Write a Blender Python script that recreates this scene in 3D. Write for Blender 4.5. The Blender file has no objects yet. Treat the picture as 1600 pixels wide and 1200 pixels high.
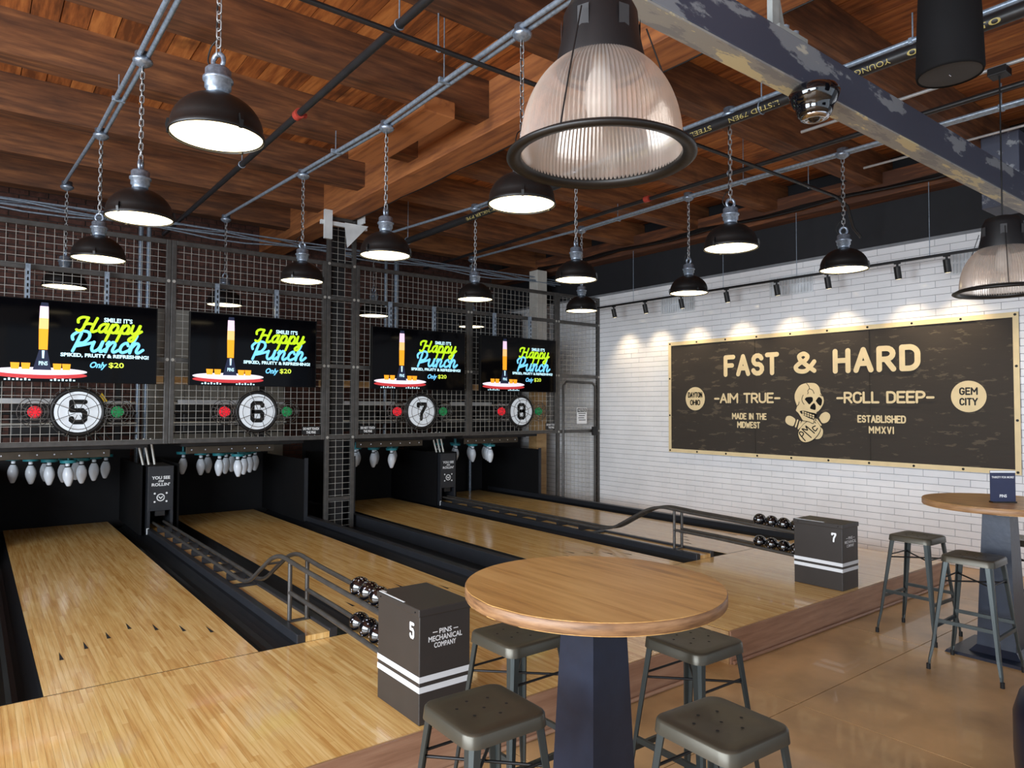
import bpy, bmesh, math, random
from mathutils import Vector, Matrix
random.seed(7)
S = bpy.context.scene
COL = S.collection
PI = math.pi

# ------------------------------------------------------------------ camera
cd = bpy.data.cameras.new('camera'); cam = bpy.data.objects.new('camera', cd); COL.objects.link(cam)
YAW, PITCH, ROLL, FPX = .659025, .0327565, .003781, 1089.32
fw = Vector((math.sin(YAW)*math.cos(PITCH), math.cos(YAW)*math.cos(PITCH), math.sin(PITCH)))
rt = Vector((math.cos(YAW), -math.sin(YAW), 0)); up = rt.cross(fw)
R_ = rt*math.cos(ROLL)+up*math.sin(ROLL); U_ = up*math.cos(ROLL)-rt*math.sin(ROLL)
M = Matrix((R_, U_, -fw)).transposed().to_4x4(); M.translation = (0, 0, 1.66)
cam.matrix_world = M
cd.sensor_width = 36; cd.lens = FPX/1600*36; cd.clip_start = .05; cd.clip_end = 80
S.camera = cam

# ------------------------------------------------------------------ world, light, exposure
w = bpy.data.worlds.new('world'); S.world = w; w.use_nodes = True
w.node_tree.nodes['Background'].inputs[0].default_value = (.62, .78, 1, 1)
w.node_tree.nodes['Background'].inputs[1].default_value = .4
S.view_settings.view_transform = 'Standard'; S.view_settings.look = 'None'
S.view_settings.gamma = 1; S.view_settings.use_curve_mapping = False
S.view_settings.exposure = 0.62

def area_light(name, loc, rot, sx, sy, e, col):
    l = bpy.data.lights.new(name, 'AREA'); l.shape = 'RECTANGLE'; l.size = sx; l.size_y = sy
    l.energy = e; l.color = col
    o = bpy.data.objects.new(name, l); COL.objects.link(o); o.location = loc; o.rotation_euler = rot
    return o
# daylight entering through the storefront windows behind the camera and the side windows
area_light('daylight_front_window', (2.6, -3.9, 2.0), (PI/2, 0, 0), 9.5, 3.0, 40, (.86, .93, 1))
area_light('daylight_side_window', (-4.4, .9, 2.1), (PI/2, 0, -PI/2), 9.0, 3.0, 780, (.84, .92, 1))

# ------------------------------------------------------------------ materials
def srgb(r, g, b):
    f = lambda c: (c/255/12.92) if c/255 <= .04045 else ((c/255+.055)/1.055)**2.4
    return (f(r), f(g), f(b), 1)
MATS = {}
def nodes(name):
    m = bpy.data.materials.new(name); m.use_nodes = True
    nt = m.node_tree; return m, nt, nt.nodes, nt.links, nt.nodes['Principled BSDF']
def plain(name, c, rough=.5, metal=0., var=.12, scale=8, bump=0., coat=0., spec=.5, emit=0., bscale=None):
    """flat colour with gentle procedural mottling"""
    m, nt, N, L, B = nodes(name)
    tc = N.new('ShaderNodeNewGeometry'); nz = N.new('ShaderNodeTexNoise')
    nz.inputs['Scale'].default_value = scale; nz.inputs['Detail'].default_value = 5
    L.new(tc.outputs['Position'], nz.inputs['Vector'])
    cr = N.new('ShaderNodeValToRGB')
    cr.color_ramp.elements[0].position = .3; cr.color_ramp.elements[1].position = .7
    cr.color_ramp.elements[0].color = tuple(x*(1-var) for x in c[:3])+(1,)
    cr.color_ramp.elements[1].color = tuple(min(1, x*(1+var)) for x in c[:3])+(1,)
    L.new(nz.outputs['Fac'], cr.inputs['Fac']); L.new(cr.outputs['Color'], B.inputs['Base Color'])
    B.inputs['Roughness'].default_value = rough; B.inputs['Metallic'].default_value = metal
    B.inputs['Coat Weight'].default_value = coat; B.inputs['Specular IOR Level'].default_value = spec
    if bump:
        bp = N.new('ShaderNodeBump'); bp.inputs['Strength'].default_value = bump; bp.inputs['Distance'].default_value = .01
        n2 = N.new('ShaderNodeTexNoise'); n2.inputs['Scale'].default_value = bscale or scale*4; n2.inputs['Detail'].default_value = 6
        L.new(tc.outputs['Position'], n2.inputs['Vector'])
        L.new(n2.outputs['Fac'], bp.inputs['Height']); L.new(bp.outputs['Normal'], B.inputs['Normal'])
    if emit:
        L.new(cr.outputs['Color'], B.inputs['Emission Color']); B.inputs['Emission Strength'].default_value = emit
    MATS[name] = m; return m
def emis(name, c, st):
    m, nt, N, L, B = nodes(name)
    B.inputs['Base Color'].default_value = c; B.inputs['Emission Color'].default_value = c
    B.inputs['Emission Strength'].default_value = st; B.inputs['Roughness'].default_value = .4
    MATS[name] = m; return m
def wood(name, c1, c2, c3, rough, gx, gy, gz, cell=0, axis=1, coat=0., bump=.05, knots=0., objvar=True, tv=.42):
    """boards: per-board tone, lengthwise grain, optional short staves along `axis`"""
    m, nt, N, L, B = nodes(name)
    g = N.new('ShaderNodeNewGeometry'); oi = N.new('ShaderNodeObjectInfo')
    mp = N.new('ShaderNodeMapping'); mp.inputs['Scale'].default_value = (gx, gy, gz)
    L.new(g.outputs['Position'], mp.inputs['Vector'])
    off = N.new('ShaderNodeVectorMath'); off.operation = 'ADD'
    sc = N.new('ShaderNodeVectorMath'); sc.operation = 'SCALE'; sc.inputs[3].default_value = 37 if objvar else 0
    cx = N.new('ShaderNodeCombineXYZ'); 
    for i in range(3): L.new(oi.outputs['Random'], cx.inputs[i])
    L.new(cx.outputs[0], sc.inputs[0]); L.new(mp.outputs[0], off.inputs[0]); L.new(sc.outputs[0], off.inputs[1])
    nz = N.new('ShaderNodeTexNoise'); nz.inputs['Scale'].default_value = 1; nz.inputs['Detail'].default_value = 6; nz.inputs['Roughness'].default_value = .6
    L.new(off.outputs[0], nz.inputs['Vector'])
    cr = N.new('ShaderNodeValToRGB'); e = cr.color_ramp.elements
    e[0].position = .3; e[0].color = c1; e[1].position = .72; e[1].color = c3
    k = e.new(.5); k.color = c2
    # tone per board / per stave
    tone = oi.outputs['Random']
    if cell:
        sx = N.new('ShaderNodeSeparateXYZ'); L.new(g.outputs['Position'], sx.inputs[0])
        mu = N.new('ShaderNodeMath'); mu.operation = 'MULTIPLY_ADD'; mu.inputs[1].default_value = 1/cell
        r7 = N.new('ShaderNodeMath'); r7.operation = 'MULTIPLY'; r7.inputs[1].default_value = 91.7; L.new(oi.outputs['Random'], r7.inputs[0])
        L.new(sx.outputs[axis], mu.inputs[0]); L.new(r7.outputs[0], mu.inputs[2])
        fl = N.new('ShaderNodeMath'); fl.operation = 'FLOOR'; L.new(mu.outputs[0], fl.inputs[0])
        wn = N.new('ShaderNodeTexWhiteNoise'); wn.noise_dimensions = '2D'
        c2_ = N.new('ShaderNodeCombineXYZ'); L.new(fl.outputs[0], c2_.inputs[0]); L.new(r7.outputs[0], c2_.inputs[1])
        L.new(c2_.outputs[0], wn.inputs['Vector']); tone = wn.outputs['Value']
    ad = N.new('ShaderNodeMath'); ad.operation = 'MULTIPLY_ADD'; ad.inputs[1].default_value = tv; ad.inputs[2].default_value = -tv/2
    L.new(tone, ad.inputs[0])
    sm = N.new('ShaderNodeMath'); sm.operation = 'ADD'; L.new(nz.outputs['Fac'], sm.inputs[0]); L.new(ad.outputs[0], sm.inputs[1])
    L.new(sm.outputs[0], cr.inputs['Fac'])
    col = cr.outputs['Color']
    if knots:
        kn = N.new('ShaderNodeTexNoise'); kn.inputs['Scale'].default_value = 2.3; kn.inputs['Detail'].default_value = 3
        L.new(g.outputs['Position'], kn.inputs['Vector'])
        kr = N.new('ShaderNodeValToRGB'); kr.color_ramp.elements[0].position = .62; kr.color_ramp.elements[1].position = .78
        kr.color_ramp.elements[0].color = (0, 0, 0, 1); kr.color_ramp.elements[1].color = (knots,)*3+(1,)
        L.new(kn.outputs['Fac'], kr.inputs['Fac'])
        mx = N.new('ShaderNodeMix'); mx.data_type = 'RGBA'; L.new(kr.outputs['Color'], mx.inputs['Factor'])
        L.new(col, mx.inputs['A']); mx.inputs['B'].default_value = tuple(x*.35 for x in c1[:3])+(1,)
        col = mx.outputs['Result']
    L.new(col, B.inputs['Base Color']); B.inputs['Roughness'].default_value = rough; B.inputs['Coat Weight'].default_value = coat
    B.inputs['Coat Roughness'].default_value = .06
    if bump:
        bp = N.new('ShaderNodeBump'); bp.inputs['Strength'].default_value = bump; bp.inputs['Distance'].default_value = .005
        L.new(nz.outputs['Fac'], bp.inputs['Height']); L.new(bp.outputs['Normal'], B.inputs['Normal'])
    MATS[name] = m; return m
def two_tone(name, c1, c2, c3, scale, p1, p2, rough=.6, stretch=(1, 1, 1), metal=0., bump=.1, bscale=None):
    """hard-edged patches (flaked paint, worn print)"""
    m, nt, N, L, B = nodes(name)
    g = N.new('ShaderNodeNewGeometry'); mp = N.new('ShaderNodeMapping'); mp.inputs['Scale'].default_value = stretch
    L.new(g.outputs['Position'], mp.inputs['Vector'])
    nz = N.new('ShaderNodeTexNoise'); nz.inputs['Scale'].default_value = scale; nz.inputs['Detail'].default_value = 8; nz.inputs['Roughness'].default_value = .62
    L.new(mp.outputs[0], nz.inputs['Vector'])
    cr = N.new('ShaderNodeValToRGB'); e = cr.color_ramp.elements
    e[0].position = p1; e[0].color = c1; e[1].position = p1+.025; e[1].color = c2
    a = e.new(p2); a.color = c2; b = e.new(p2+.025); b.color = c3
    L.new(nz.outputs['Fac'], cr.inputs['Fac']); L.new(cr.outputs['Color'], B.inputs['Base Color'])
    B.inputs['Roughness'].default_value = rough; B.inputs['Metallic'].default_value = metal
    if bump:
        bp = N.new('ShaderNodeBump'); bp.inputs['Strength'].default_value = bump; bp.inputs['Distance'].default_value = .01
        n2 = N.new('ShaderNodeTexNoise'); n2.inputs['Scale'].default_value = bscale or scale*2; n2.inputs['Detail'].default_value = 4
        L.new(mp.outputs[0], n2.inputs['Vector']); L.new(n2.outputs['Fac'], bp.inputs['Height']); L.new(bp.outputs['Normal'], B.inputs['Normal'])
    MATS[name] = m; return m

wood('maple', srgb(200, 150, 82), srgb(224, 182, 112), srgb(240, 206, 142), .22, 60, 2.2, 5, cell=.5, coat=.4, bump=.015, tv=.2)
wood('maple_dark', srgb(140, 104, 82), srgb(160, 122, 98), srgb(176, 140, 114), .4, 2.5, 40, 30, bump=.02, objvar=True)
wood('table_wood', srgb(148, 104, 54), srgb(194, 146, 82), srgb(212, 168, 104), .36, 26, 2.0, 12, bump=.04, knots=.55, tv=.18)
wood('table_edge', srgb(94, 66, 44), srgb(134, 98, 66), srgb(162, 124, 86), .45, 8, 8, 60, bump=.04, knots=.3)
wood('deck', srgb(104, 56, 22), srgb(152, 86, 38), srgb(190, 120, 60), .7, 26, 2.5, 10, bump=.2, knots=.8, tv=.3)
wood('joist', srgb(74, 44, 26), srgb(108, 66, 38), srgb(146, 94, 54), .75, 2.0, 22, 20, bump=.2, knots=.6, tv=.2)
wood('girder', srgb(82, 48, 30), srgb(134, 80, 46), srgb(172, 108, 60), .75, 18, 1.6, 18, bump=.2, knots=.6)
wood('tan_board', srgb(140, 108, 70), srgb(168, 132, 88), srgb(184, 150, 104), .6, 3, 10, 20)
plain('black', srgb(20, 20, 22), .45, var=.1)
plain('matte_black', srgb(11, 11, 13), .8, var=.15, spec=.2)
plain('shade_black', srgb(17, 16, 16), .42, var=.05)
plain('gutter', srgb(17, 18, 21), .33, var=.15)
plain('cap_grey', srgb(36, 38, 43), .4, var=.1)
plain('bin_paint', srgb(52, 48, 46), .42, var=.06)
plain('stripe_white', srgb(222, 226, 230), .5, var=.02)
plain('print_white', srgb(236, 238, 240), .5, var=.01)
plain('steel_dark', srgb(84, 82, 80), .38, metal=.5, var=.2, scale=14, bump=.05)
plain('steel_wire', srgb(176, 174, 168), .4, metal=.35, var=.15)
plain('galv', srgb(150, 164, 180), .36, metal=.5, var=.25, scale=40)
plain('galv_lamp', srgb(146, 158, 174), .32, metal=.65, var=.3, scale=60, bump=.1)
plain('chain', srgb(176, 178, 180), .35, metal=.6, var=.1)
plain('pipe_black', srgb(34, 34, 36), .38, var=.2)
plain('pipe_text', srgb(176, 160, 96), .6, var=.1)
plain('red_paint', srgb(170, 62, 50), .5)
plain('stool_paint', srgb(66, 72, 72), .34, metal=.55, var=.1, scale=5, bump=.03)
plain('stool_seat', srgb(78, 74, 64), .34, metal=.45, var=.1, scale=5, bump=.03)
plain('rubber', srgb(16, 16, 17), .7)
plain('hole', srgb(6, 6, 6), .9)
plain('pedestal', srgb(26, 35, 52), .34, metal=.1, var=.2, scale=9, bump=.06)
plain('tile', srgb(238, 239, 242), .13, var=.05, scale=3, bump=.06, bscale=9, coat=.3)
plain('grout', srgb(128, 130, 134), .9)
plain('wall_black', srgb(22, 23, 28), .75, var=.12)
plain('plaster', srgb(200, 196, 188), .8, var=.08)
plain('pale_wall', srgb(150, 146, 138), .8, var=.2, scale=3)
plain('brick_dark', srgb(82, 52, 44), .85, var=.4, scale=12, bump=.4)
plain('mortar', srgb(62, 56, 54), .95)
plain('concrete', srgb(188, 152, 106), .3, var=.3, scale=2.2, bump=.02, coat=.25)
plain('concrete_joint', srgb(70, 58, 46), .9)
plain('cream', srgb(226, 206, 162), .75, var=.06)
plain('brass_dark', srgb(24, 22, 20), .4, metal=.5)
plain('pin_white', srgb(226, 232, 240), .25, var=.02)
plain('teal', srgb(40, 128, 138), .45)
plain('bronze_plate', srgb(74, 66, 56), .45, metal=.6, var=.2)
plain('machine', srgb(36, 35, 36), .5, metal=.3, var=.4, scale=6)
plain('curtain', srgb(15, 15, 18), .9)
plain('tv_frame', srgb(12, 12, 13), .4, spec=.2)
plain('screen', srgb(5, 5, 8), .06, var=.05, spec=.1)
plain('worn_steel', srgb(150, 154, 152), .55, var=.25, scale=8)
plain('white_steel', srgb(206, 210, 212), .5, var=.12, scale=6)
plain('yellow_tag', srgb(230, 190, 40), .5)
plain('cable_black', srgb(14, 14, 15), .5)
plain('conduit_white', srgb(186, 188, 190), .4, metal=.4)
plain('dome_glass', srgb(10, 11, 15), .06, coat=1)
plain('chrome', srgb(200, 200, 205), .12, metal=1)
plain('grille', srgb(52, 52, 54), .7)
plain('navy_vinyl', srgb(20, 26, 42), .35, var=.2)
plain('sign_navy', srgb(44, 50, 78), .5)
plain('vent_white', srgb(206, 210, 214), .5)
plain('lacquer_ball', srgb(10, 10, 14), .08, coat=1)
plain('nickel_floor', srgb(150, 140, 120), .35, metal=.6)
emis('lamp_glow', srgb(255, 234, 186), 3.6)
emis('green_txt', srgb(176, 222, 20), 0.55)
emis('blue_txt', srgb(110, 196, 246), 0.6)
emis('white_txt', srgb(190, 232, 246), 0.6)
emis('yellow_txt', srgb(206, 230, 70), 0.55)
emis('orange_drink', srgb(250, 160, 30), 0.5)
emis('pink_drink', srgb(232, 200, 226), 0.5)
emis('peach_drink', srgb(248, 190, 120), 0.5)
emis('disc_white', srgb(224, 232, 240), 0.12)
emis('red_led', srgb(232, 24, 44), 0.35)
emis('green_led', srgb(12, 130, 70), 0.22)
emis('tv_table', srgb(236, 224, 240), 0.45)
emis('tv_red', srgb(190, 52, 56), 0.4)
emis('tv_navy', srgb(24, 34, 64), 0.2)
two_tone('flaked_paint', srgb(186, 182, 168), srgb(128, 132, 138), srgb(64, 68, 84), 2.2, .30, .43, rough=.55, stretch=(.8, 1.6, 2.2))
two_tone('flaked_under', srgb(134, 134, 134), srgb(154, 152, 146), srgb(206, 194, 154), 3.0, .42, .53, rough=.6, stretch=(.9, 4, 1))
two_tone('banner_cloth', srgb(52, 45, 39), srgb(54, 48, 42), srgb(82, 73, 61), 11, .3, .585, rough=.8, stretch=(1, .45, 1.6), bump=.7, bscale=4)
# speckle on the balls
def speckle():
    m = MATS['lacquer_ball']; N, L = m.node_tree.nodes, m.node_tree.links; B = N['Principled BSDF']
    tc = N.new('ShaderNodeTexCoord'); v = N.new('ShaderNodeTexVoronoi'); v.inputs['Scale'].default_value = 42
    L.new(tc.outputs['Object'], v.inputs['Vector'])
    cr = N.new('ShaderNodeValToRGB'); cr.color_ramp.elements[0].position = .13; cr.color_ramp.elements[1].position = .19
    cr.color_ramp.elements[0].color = srgb(190, 190, 200); cr.color_ramp.elements[1].color = srgb(9, 9, 13)
    L.new(v.outputs['Distance'], cr.inputs['Fac']); L.new(cr.outputs['Color'], B.inputs['Base Color'])
speckle()
# ribbed clear acrylic of the big shades
def acrylic():
    m, nt, N, L, B = nodes('acrylic'); N.remove(B); out = N['Material Output']
    tr = N.new('ShaderNodeBsdfTransparent'); tr.inputs[0].default_value = (.90, .82, .74, 1)
    tl = N.new('ShaderNodeBsdfTranslucent'); tl.inputs[0].default_value = (.92, .80, .66, 1)
    gl = N.new('ShaderNodeBsdfGlossy'); gl.inputs[0].default_value = (.98, .96, .95, 1); gl.inputs['Roughness'].default_value = .16
    di = N.new('ShaderNodeBsdfDiffuse'); di.inputs[0].default_value = (.80, .74, .70, 1)
    m1 = N.new('ShaderNodeMixShader'); m1.inputs[0].default_value = .5; L.new(tl.outputs[0], m1.inputs[1]); L.new(di.outputs[0], m1.inputs[2])
    m2 = N.new('ShaderNodeMixShader'); m2.inputs[0].default_value = .36; L.new(tr.outputs[0], m2.inputs[1]); L.new(m1.outputs[0], m2.inputs[2])
    m3 = N.new('ShaderNodeMixShader'); m3.inputs[0].default_value = .22; L.new(m2.outputs[0], m3.inputs[1]); L.new(gl.outputs[0], m3.inputs[2])
    L.new(m3.outputs[0], out.inputs['Surface']); MATS['acrylic'] = m
acrylic()

# ------------------------------------------------------------------ mesh building
ORG = {}
class MB:
    def __init__(s): s.v = []; s.f = []; s.sm = []
    def add(s, vs, fs, smooth=False):
        b = len(s.v); s.v += [tuple(v) for v in vs]; s.f += [tuple(b+i for i in f) for f in fs]; s.sm += [smooth]*len(fs); return s
    def box(s, x0, y0, z0, x1, y1, z1):
        return s.add([(x0, y0, z0), (x1, y0, z0), (x1, y1, z0), (x0, y1, z0), (x0, y0, z1), (x1, y0, z1), (x1, y1, z1), (x0, y1, z1)],
                     [(0, 3, 2, 1), (4, 5, 6, 7), (0, 1, 5, 4), (1, 2, 6, 5), (2, 3, 7, 6), (3, 0, 4, 7)])
    def bbox(s, x0, y0, z0, x1, y1, z1, b=.01):
        """box with chamfered edges"""
        bm = bmesh.new(); bmesh.ops.create_cube(bm, size=1)
        for v in bm.verts: v.co = Vector(((x0+x1)/2+v.co.x*(x1-x0), (y0+y1)/2+v.co.y*(y1-y0), (z0+z1)/2+v.co.z*(z1-z0)))
        bmesh.ops.bevel(bm, geom=bm.edges[:], offset=b, segments=2, affect='EDGES', profile=.5)
        bm.verts.index_update(); vs = [v.co[:] for v in bm.verts]; fs = [[v.index for v in f.verts] for f in bm.faces]; bm.free()
        return s.add(vs, fs)
    def cyl(s, p0, p1, r0, r1=None, n=12, caps=True, smooth=True):
        r1 = r0 if r1 is None else r1; p0 = Vector(p0); p1 = Vector(p1); d = (p1-p0).normalized()
        a = d.orthogonal().normalized(); b = d.cross(a)
        vs = [p0+(a*math.cos(2*PI*i/n)+b*math.sin(2*PI*i/n))*r0 for i in range(n)]+[p1+(a*math.cos(2*PI*i/n)+b*math.sin(2*PI*i/n))*r1 for i in range(n)]
        s.add(vs, [(i, (i+1) % n, n+(i+1) % n, n+i) for i in range(n)], smooth)
        if caps: s.add(vs[:n], [tuple(range(n))[::-1]]); s.add(vs[n:], [tuple(range(n))])
        return s
    def tube(s, pts, r, n=8, closed=False):
        P = [Vector(p) for p in pts]; m = len(P); rings = []; ref = None
        for i in range(m):
            t = (P[(i+1) % m]-P[i-1]) if closed else (P[min(i+1, m-1)]-P[max(i-1, 0)])
            t.normalize()
            if ref is None: ref = t.orthogonal().normalized()
            a = (ref-t*ref.dot(t)).normalized(); ref = a; b = t.cross(a)
            rings.append([P[i]+(a*math.cos(2*PI*k/n)+b*math.sin(2*PI*k/n))*r for k in range(n)])
        vs = [v for q in rings for v in q]; fs = []
        for i in range(m if closed else m-1):
            j = (i+1) % m
            fs += [(i*n+k, i*n+(k+1) % n, j*n+(k+1) % n, j*n+k) for k in range(n)]
        s.add(vs, fs, True)
        if not closed: s.add(rings[0], [tuple(range(n))[::-1]]); s.add(rings[-1], [tuple(range(n))])
        return s
    def lathe(s, prof, n=32, c=(0, 0), rfun=None, closed=False):
        vs = []
        for (r, z) in prof:
            for k in range(n):
                a = 2*PI*k/n; q = r*(rfun(k) if rfun else 1)
                vs.append((c[0]+q*math.cos(a), c[1]+q*math.sin(a), z))
        fs = []; m = len(prof)
        for i in range(m if closed else m-1):
            j = (i+1) % m
            fs += [(i*n+k, i*n+(k+1) % n, j*n+(k+1) % n, j*n+k) for k in range(n)]
        return s.add(vs, fs, True)
    def disc(s, c, r, z, n=32, flip=False):
        q = [(c[0]+r*math.cos(2*PI*k/n), c[1]+r*math.sin(2*PI*k/n), z) for k in range(n)]
        return s.add(q, [tuple(range(n))[::-1] if flip else tuple(range(n))])
    def extrude_y(s, prof, y0, y1):
        """closed xz profile along y"""
        n = len(prof); vs = [(x, y0, z) for x, z in prof]+[(x, y1, z) for x, z in prof]
        s.add(vs, [(i, (i+1) % n, n+(i+1) % n, n+i) for i in range(n)]+[tuple(range(n))[::-1], tuple(range(n, 2*n))]); return s
    def ribbon(s, fr, pts, wd, d, n=10):
        """flat stroke with round ends laid on a Frame at height d; sharp corners start a new strip a hair higher"""
        P = []
        for p in pts:
            p = Vector(p)
            if not P or (p-P[-1]).length > 1e-6: P.append(p)
        runs = [[P[0]]]
        for i in range(1, len(P)):
            runs[-1].append(P[i])
            if i < len(P)-1 and (P[i]-P[i-1]).normalized().dot((P[i+1]-P[i]).normalized()) < .55: runs.append([P[i]])
        for k, Q in enumerate(runs):
            dd = d+1.2e-4*k; m = len(Q); A = []; B = []
            for i, p in enumerate(Q):
                t0 = (Q[i]-Q[i-1]).normalized() if i else (Q[1]-Q[0]).normalized()
                t1 = (Q[i+1]-Q[i]).normalized() if i < m-1 else t0
                t = (t0+t1).normalized(); nn = Vector((-t.y, t.x))*(wd/2/max(.6, t.dot(t0))); A.append(p+nn); B.append(p-nn)
            s.add([fr(p.x, p.y, dd) for p in A+B], [(i, m+i, m+i+1, i+1) for i in range(m-1)])
            for e, o in ((Q[0], Q[1]), (Q[-1], Q[-2])):
                t = e-o; a0 = math.atan2(t.y, t.x)
                s.add([fr(e.x+wd/2*math.cos(a0-PI/2+j*PI/8), e.y+wd/2*math.sin(a0-PI/2+j*PI/8), dd) for j in range(9)], [tuple(range(9))])
        return s
    def poly(s, fr, pts, d):
        s.add([fr(x, y, d) for x, y in pts], [tuple(range(len(pts)))]); return s
    def slab(s, fr, pts, d0, d1):
        n = len(pts); vs = [fr(x, y, d0) for x, y in pts]+[fr(x, y, d1) for x, y in pts]
        return s.add(vs, [tuple(range(n))[::-1], tuple(range(n, 2*n))]+[(i, (i+1) % n, n+(i+1) % n, n+i) for i in range(n)])
    def mesh(s, name, mat, org=(0, 0, 0), fix=False):
        me = bpy.data.meshes.new(name); o = Vector(org)
        me.from_pydata([tuple(Vector(v)-o) for v in s.v], [], s.f)
        me.polygons.foreach_set('use_smooth', s.sm)
        if fix:
            bm = bmesh.new(); bm.from_mesh(me); bmesh.ops.recalc_face_normals(bm, faces=bm.faces[:]); bm.to_mesh(me); bm.free()
        me.materials.append(MATS[mat]); me.update(); return me
    def build(s, name, mat, parent=None, org=None, fix=False):
        if org is None: org = ORG.get(parent.name, (0, 0, 0)) if parent else (0, 0, 0)
        me = s.mesh(name, mat, org, fix); o = bpy.data.objects.new(name, me); COL.objects.link(o)
        if parent: o.parent = parent
        else: o.location = org
        ORG[o.name] = tuple(org); return o
def tag(o, label=None, cat=None, group=None, kind=None):
    if label: o['label'] = label
    if cat: o['category'] = cat
    if group: o['group'] = group
    if kind: o['kind'] = kind
    return o
def thing(name, label, cat, loc=(0, 0, 0), group=None, kind=None):
    o = bpy.data.objects.new(name, None); COL.objects.link(o); o.location = loc; o.empty_display_size = .1
    ORG[o.name] = tuple(loc); return tag(o, label, cat, group, kind)
def inst(mesh, name, parent, loc=(0, 0, 0), rot=(0, 0, 0), scale=(1, 1, 1)):
    o = bpy.data.objects.new(name, mesh); COL.objects.link(o); o.location = loc; o.rotation_euler = rot; o.scale = scale
    if parent: o.parent = parent
    return o
def copy_tree(o, parent=None):
    c = o.copy(); COL.objects.link(c)
    if parent: c.parent = parent
    for ch in list(o.children): copy_tree(ch, c)
    return c
class Frame:
    def __init__(s, o, u, v):
        s.o = Vector(o); s.u = Vector(u).normalized(); s.v = Vector(v).normalized(); s.n = s.u.cross(s.v)
    def __call__(s, x, y, d=0): return s.o+s.u*x+s.v*y+s.n*d
TXT = {}
def text_poly(txt, bold=0., shear=0., spacing=1.):
    k = (txt, bold, shear, spacing)
    if k in TXT: return TXT[k]
    cu = bpy.data.curves.new('t', 'FONT'); cu.body = txt; cu.offset = bold; cu.shear = shear; cu.space_character = spacing; cu.resolution_u = 3
    o = bpy.data.objects.new('t', cu); COL.objects.link(o)
    dg = bpy.context.evaluated_depsgraph_get(); me = bpy.data.meshes.new_from_object(o.evaluated_get(dg))
    vs = [v.co.copy() for v in me.vertices]; fs = [tuple(p.vertices) for p in me.polygons]
    bpy.data.objects.remove(o); bpy.data.curves.remove(cu); bpy.data.meshes.remove(me)
    x0 = min(v.x for v in vs); x1 = max(v.x for v in vs); y0 = min(v.y for v in vs); y1 = max(v.y for v in vs)
    TXT[k] = ([((v.x-x0)/(x1-x0)-.5, (v.y-y0)/(y1-y0)-.5) for v in vs], fs); return TXT[k]
def text(mb, fr, txt, cx, cy, wd, ht, d, bold=.02, shear=0., spacing=1.):
    vs, fs = text_poly(txt, bold, shear, spacing)
    mb.add([fr(cx+x*wd, cy+y*ht, d) for x, y in vs], fs); return mb
def ell(cx, cy, rx, ry, n=28, a0=0, a1=2*PI):
    return [(cx+rx*math.cos(a0+(a1-a0)*i/n), cy+ry*math.sin(a0+(a1-a0)*i/n)) for i in range(n if a1-a0 > 6.2 else n+1)]
def smooth(pts, k=6):
    P = [Vector(p) for p in pts]; out = []
    for i in range(len(P)-1):
        p0 = P[max(i-1, 0)]; p1 = P[i]; p2 = P[i+1]; p3 = P[min(i+2, len(P)-1)]
        for j in range(k):
            t = j/k; out.append(.5*((2*p1)+(p2-p0)*t+(2*p0-5*p1+4*p2-p3)*t*t+(3*p1-p0-3*p2+p3)*t**3))
    out.append(P[-1]); return [tuple(p) for p in out]
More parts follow.
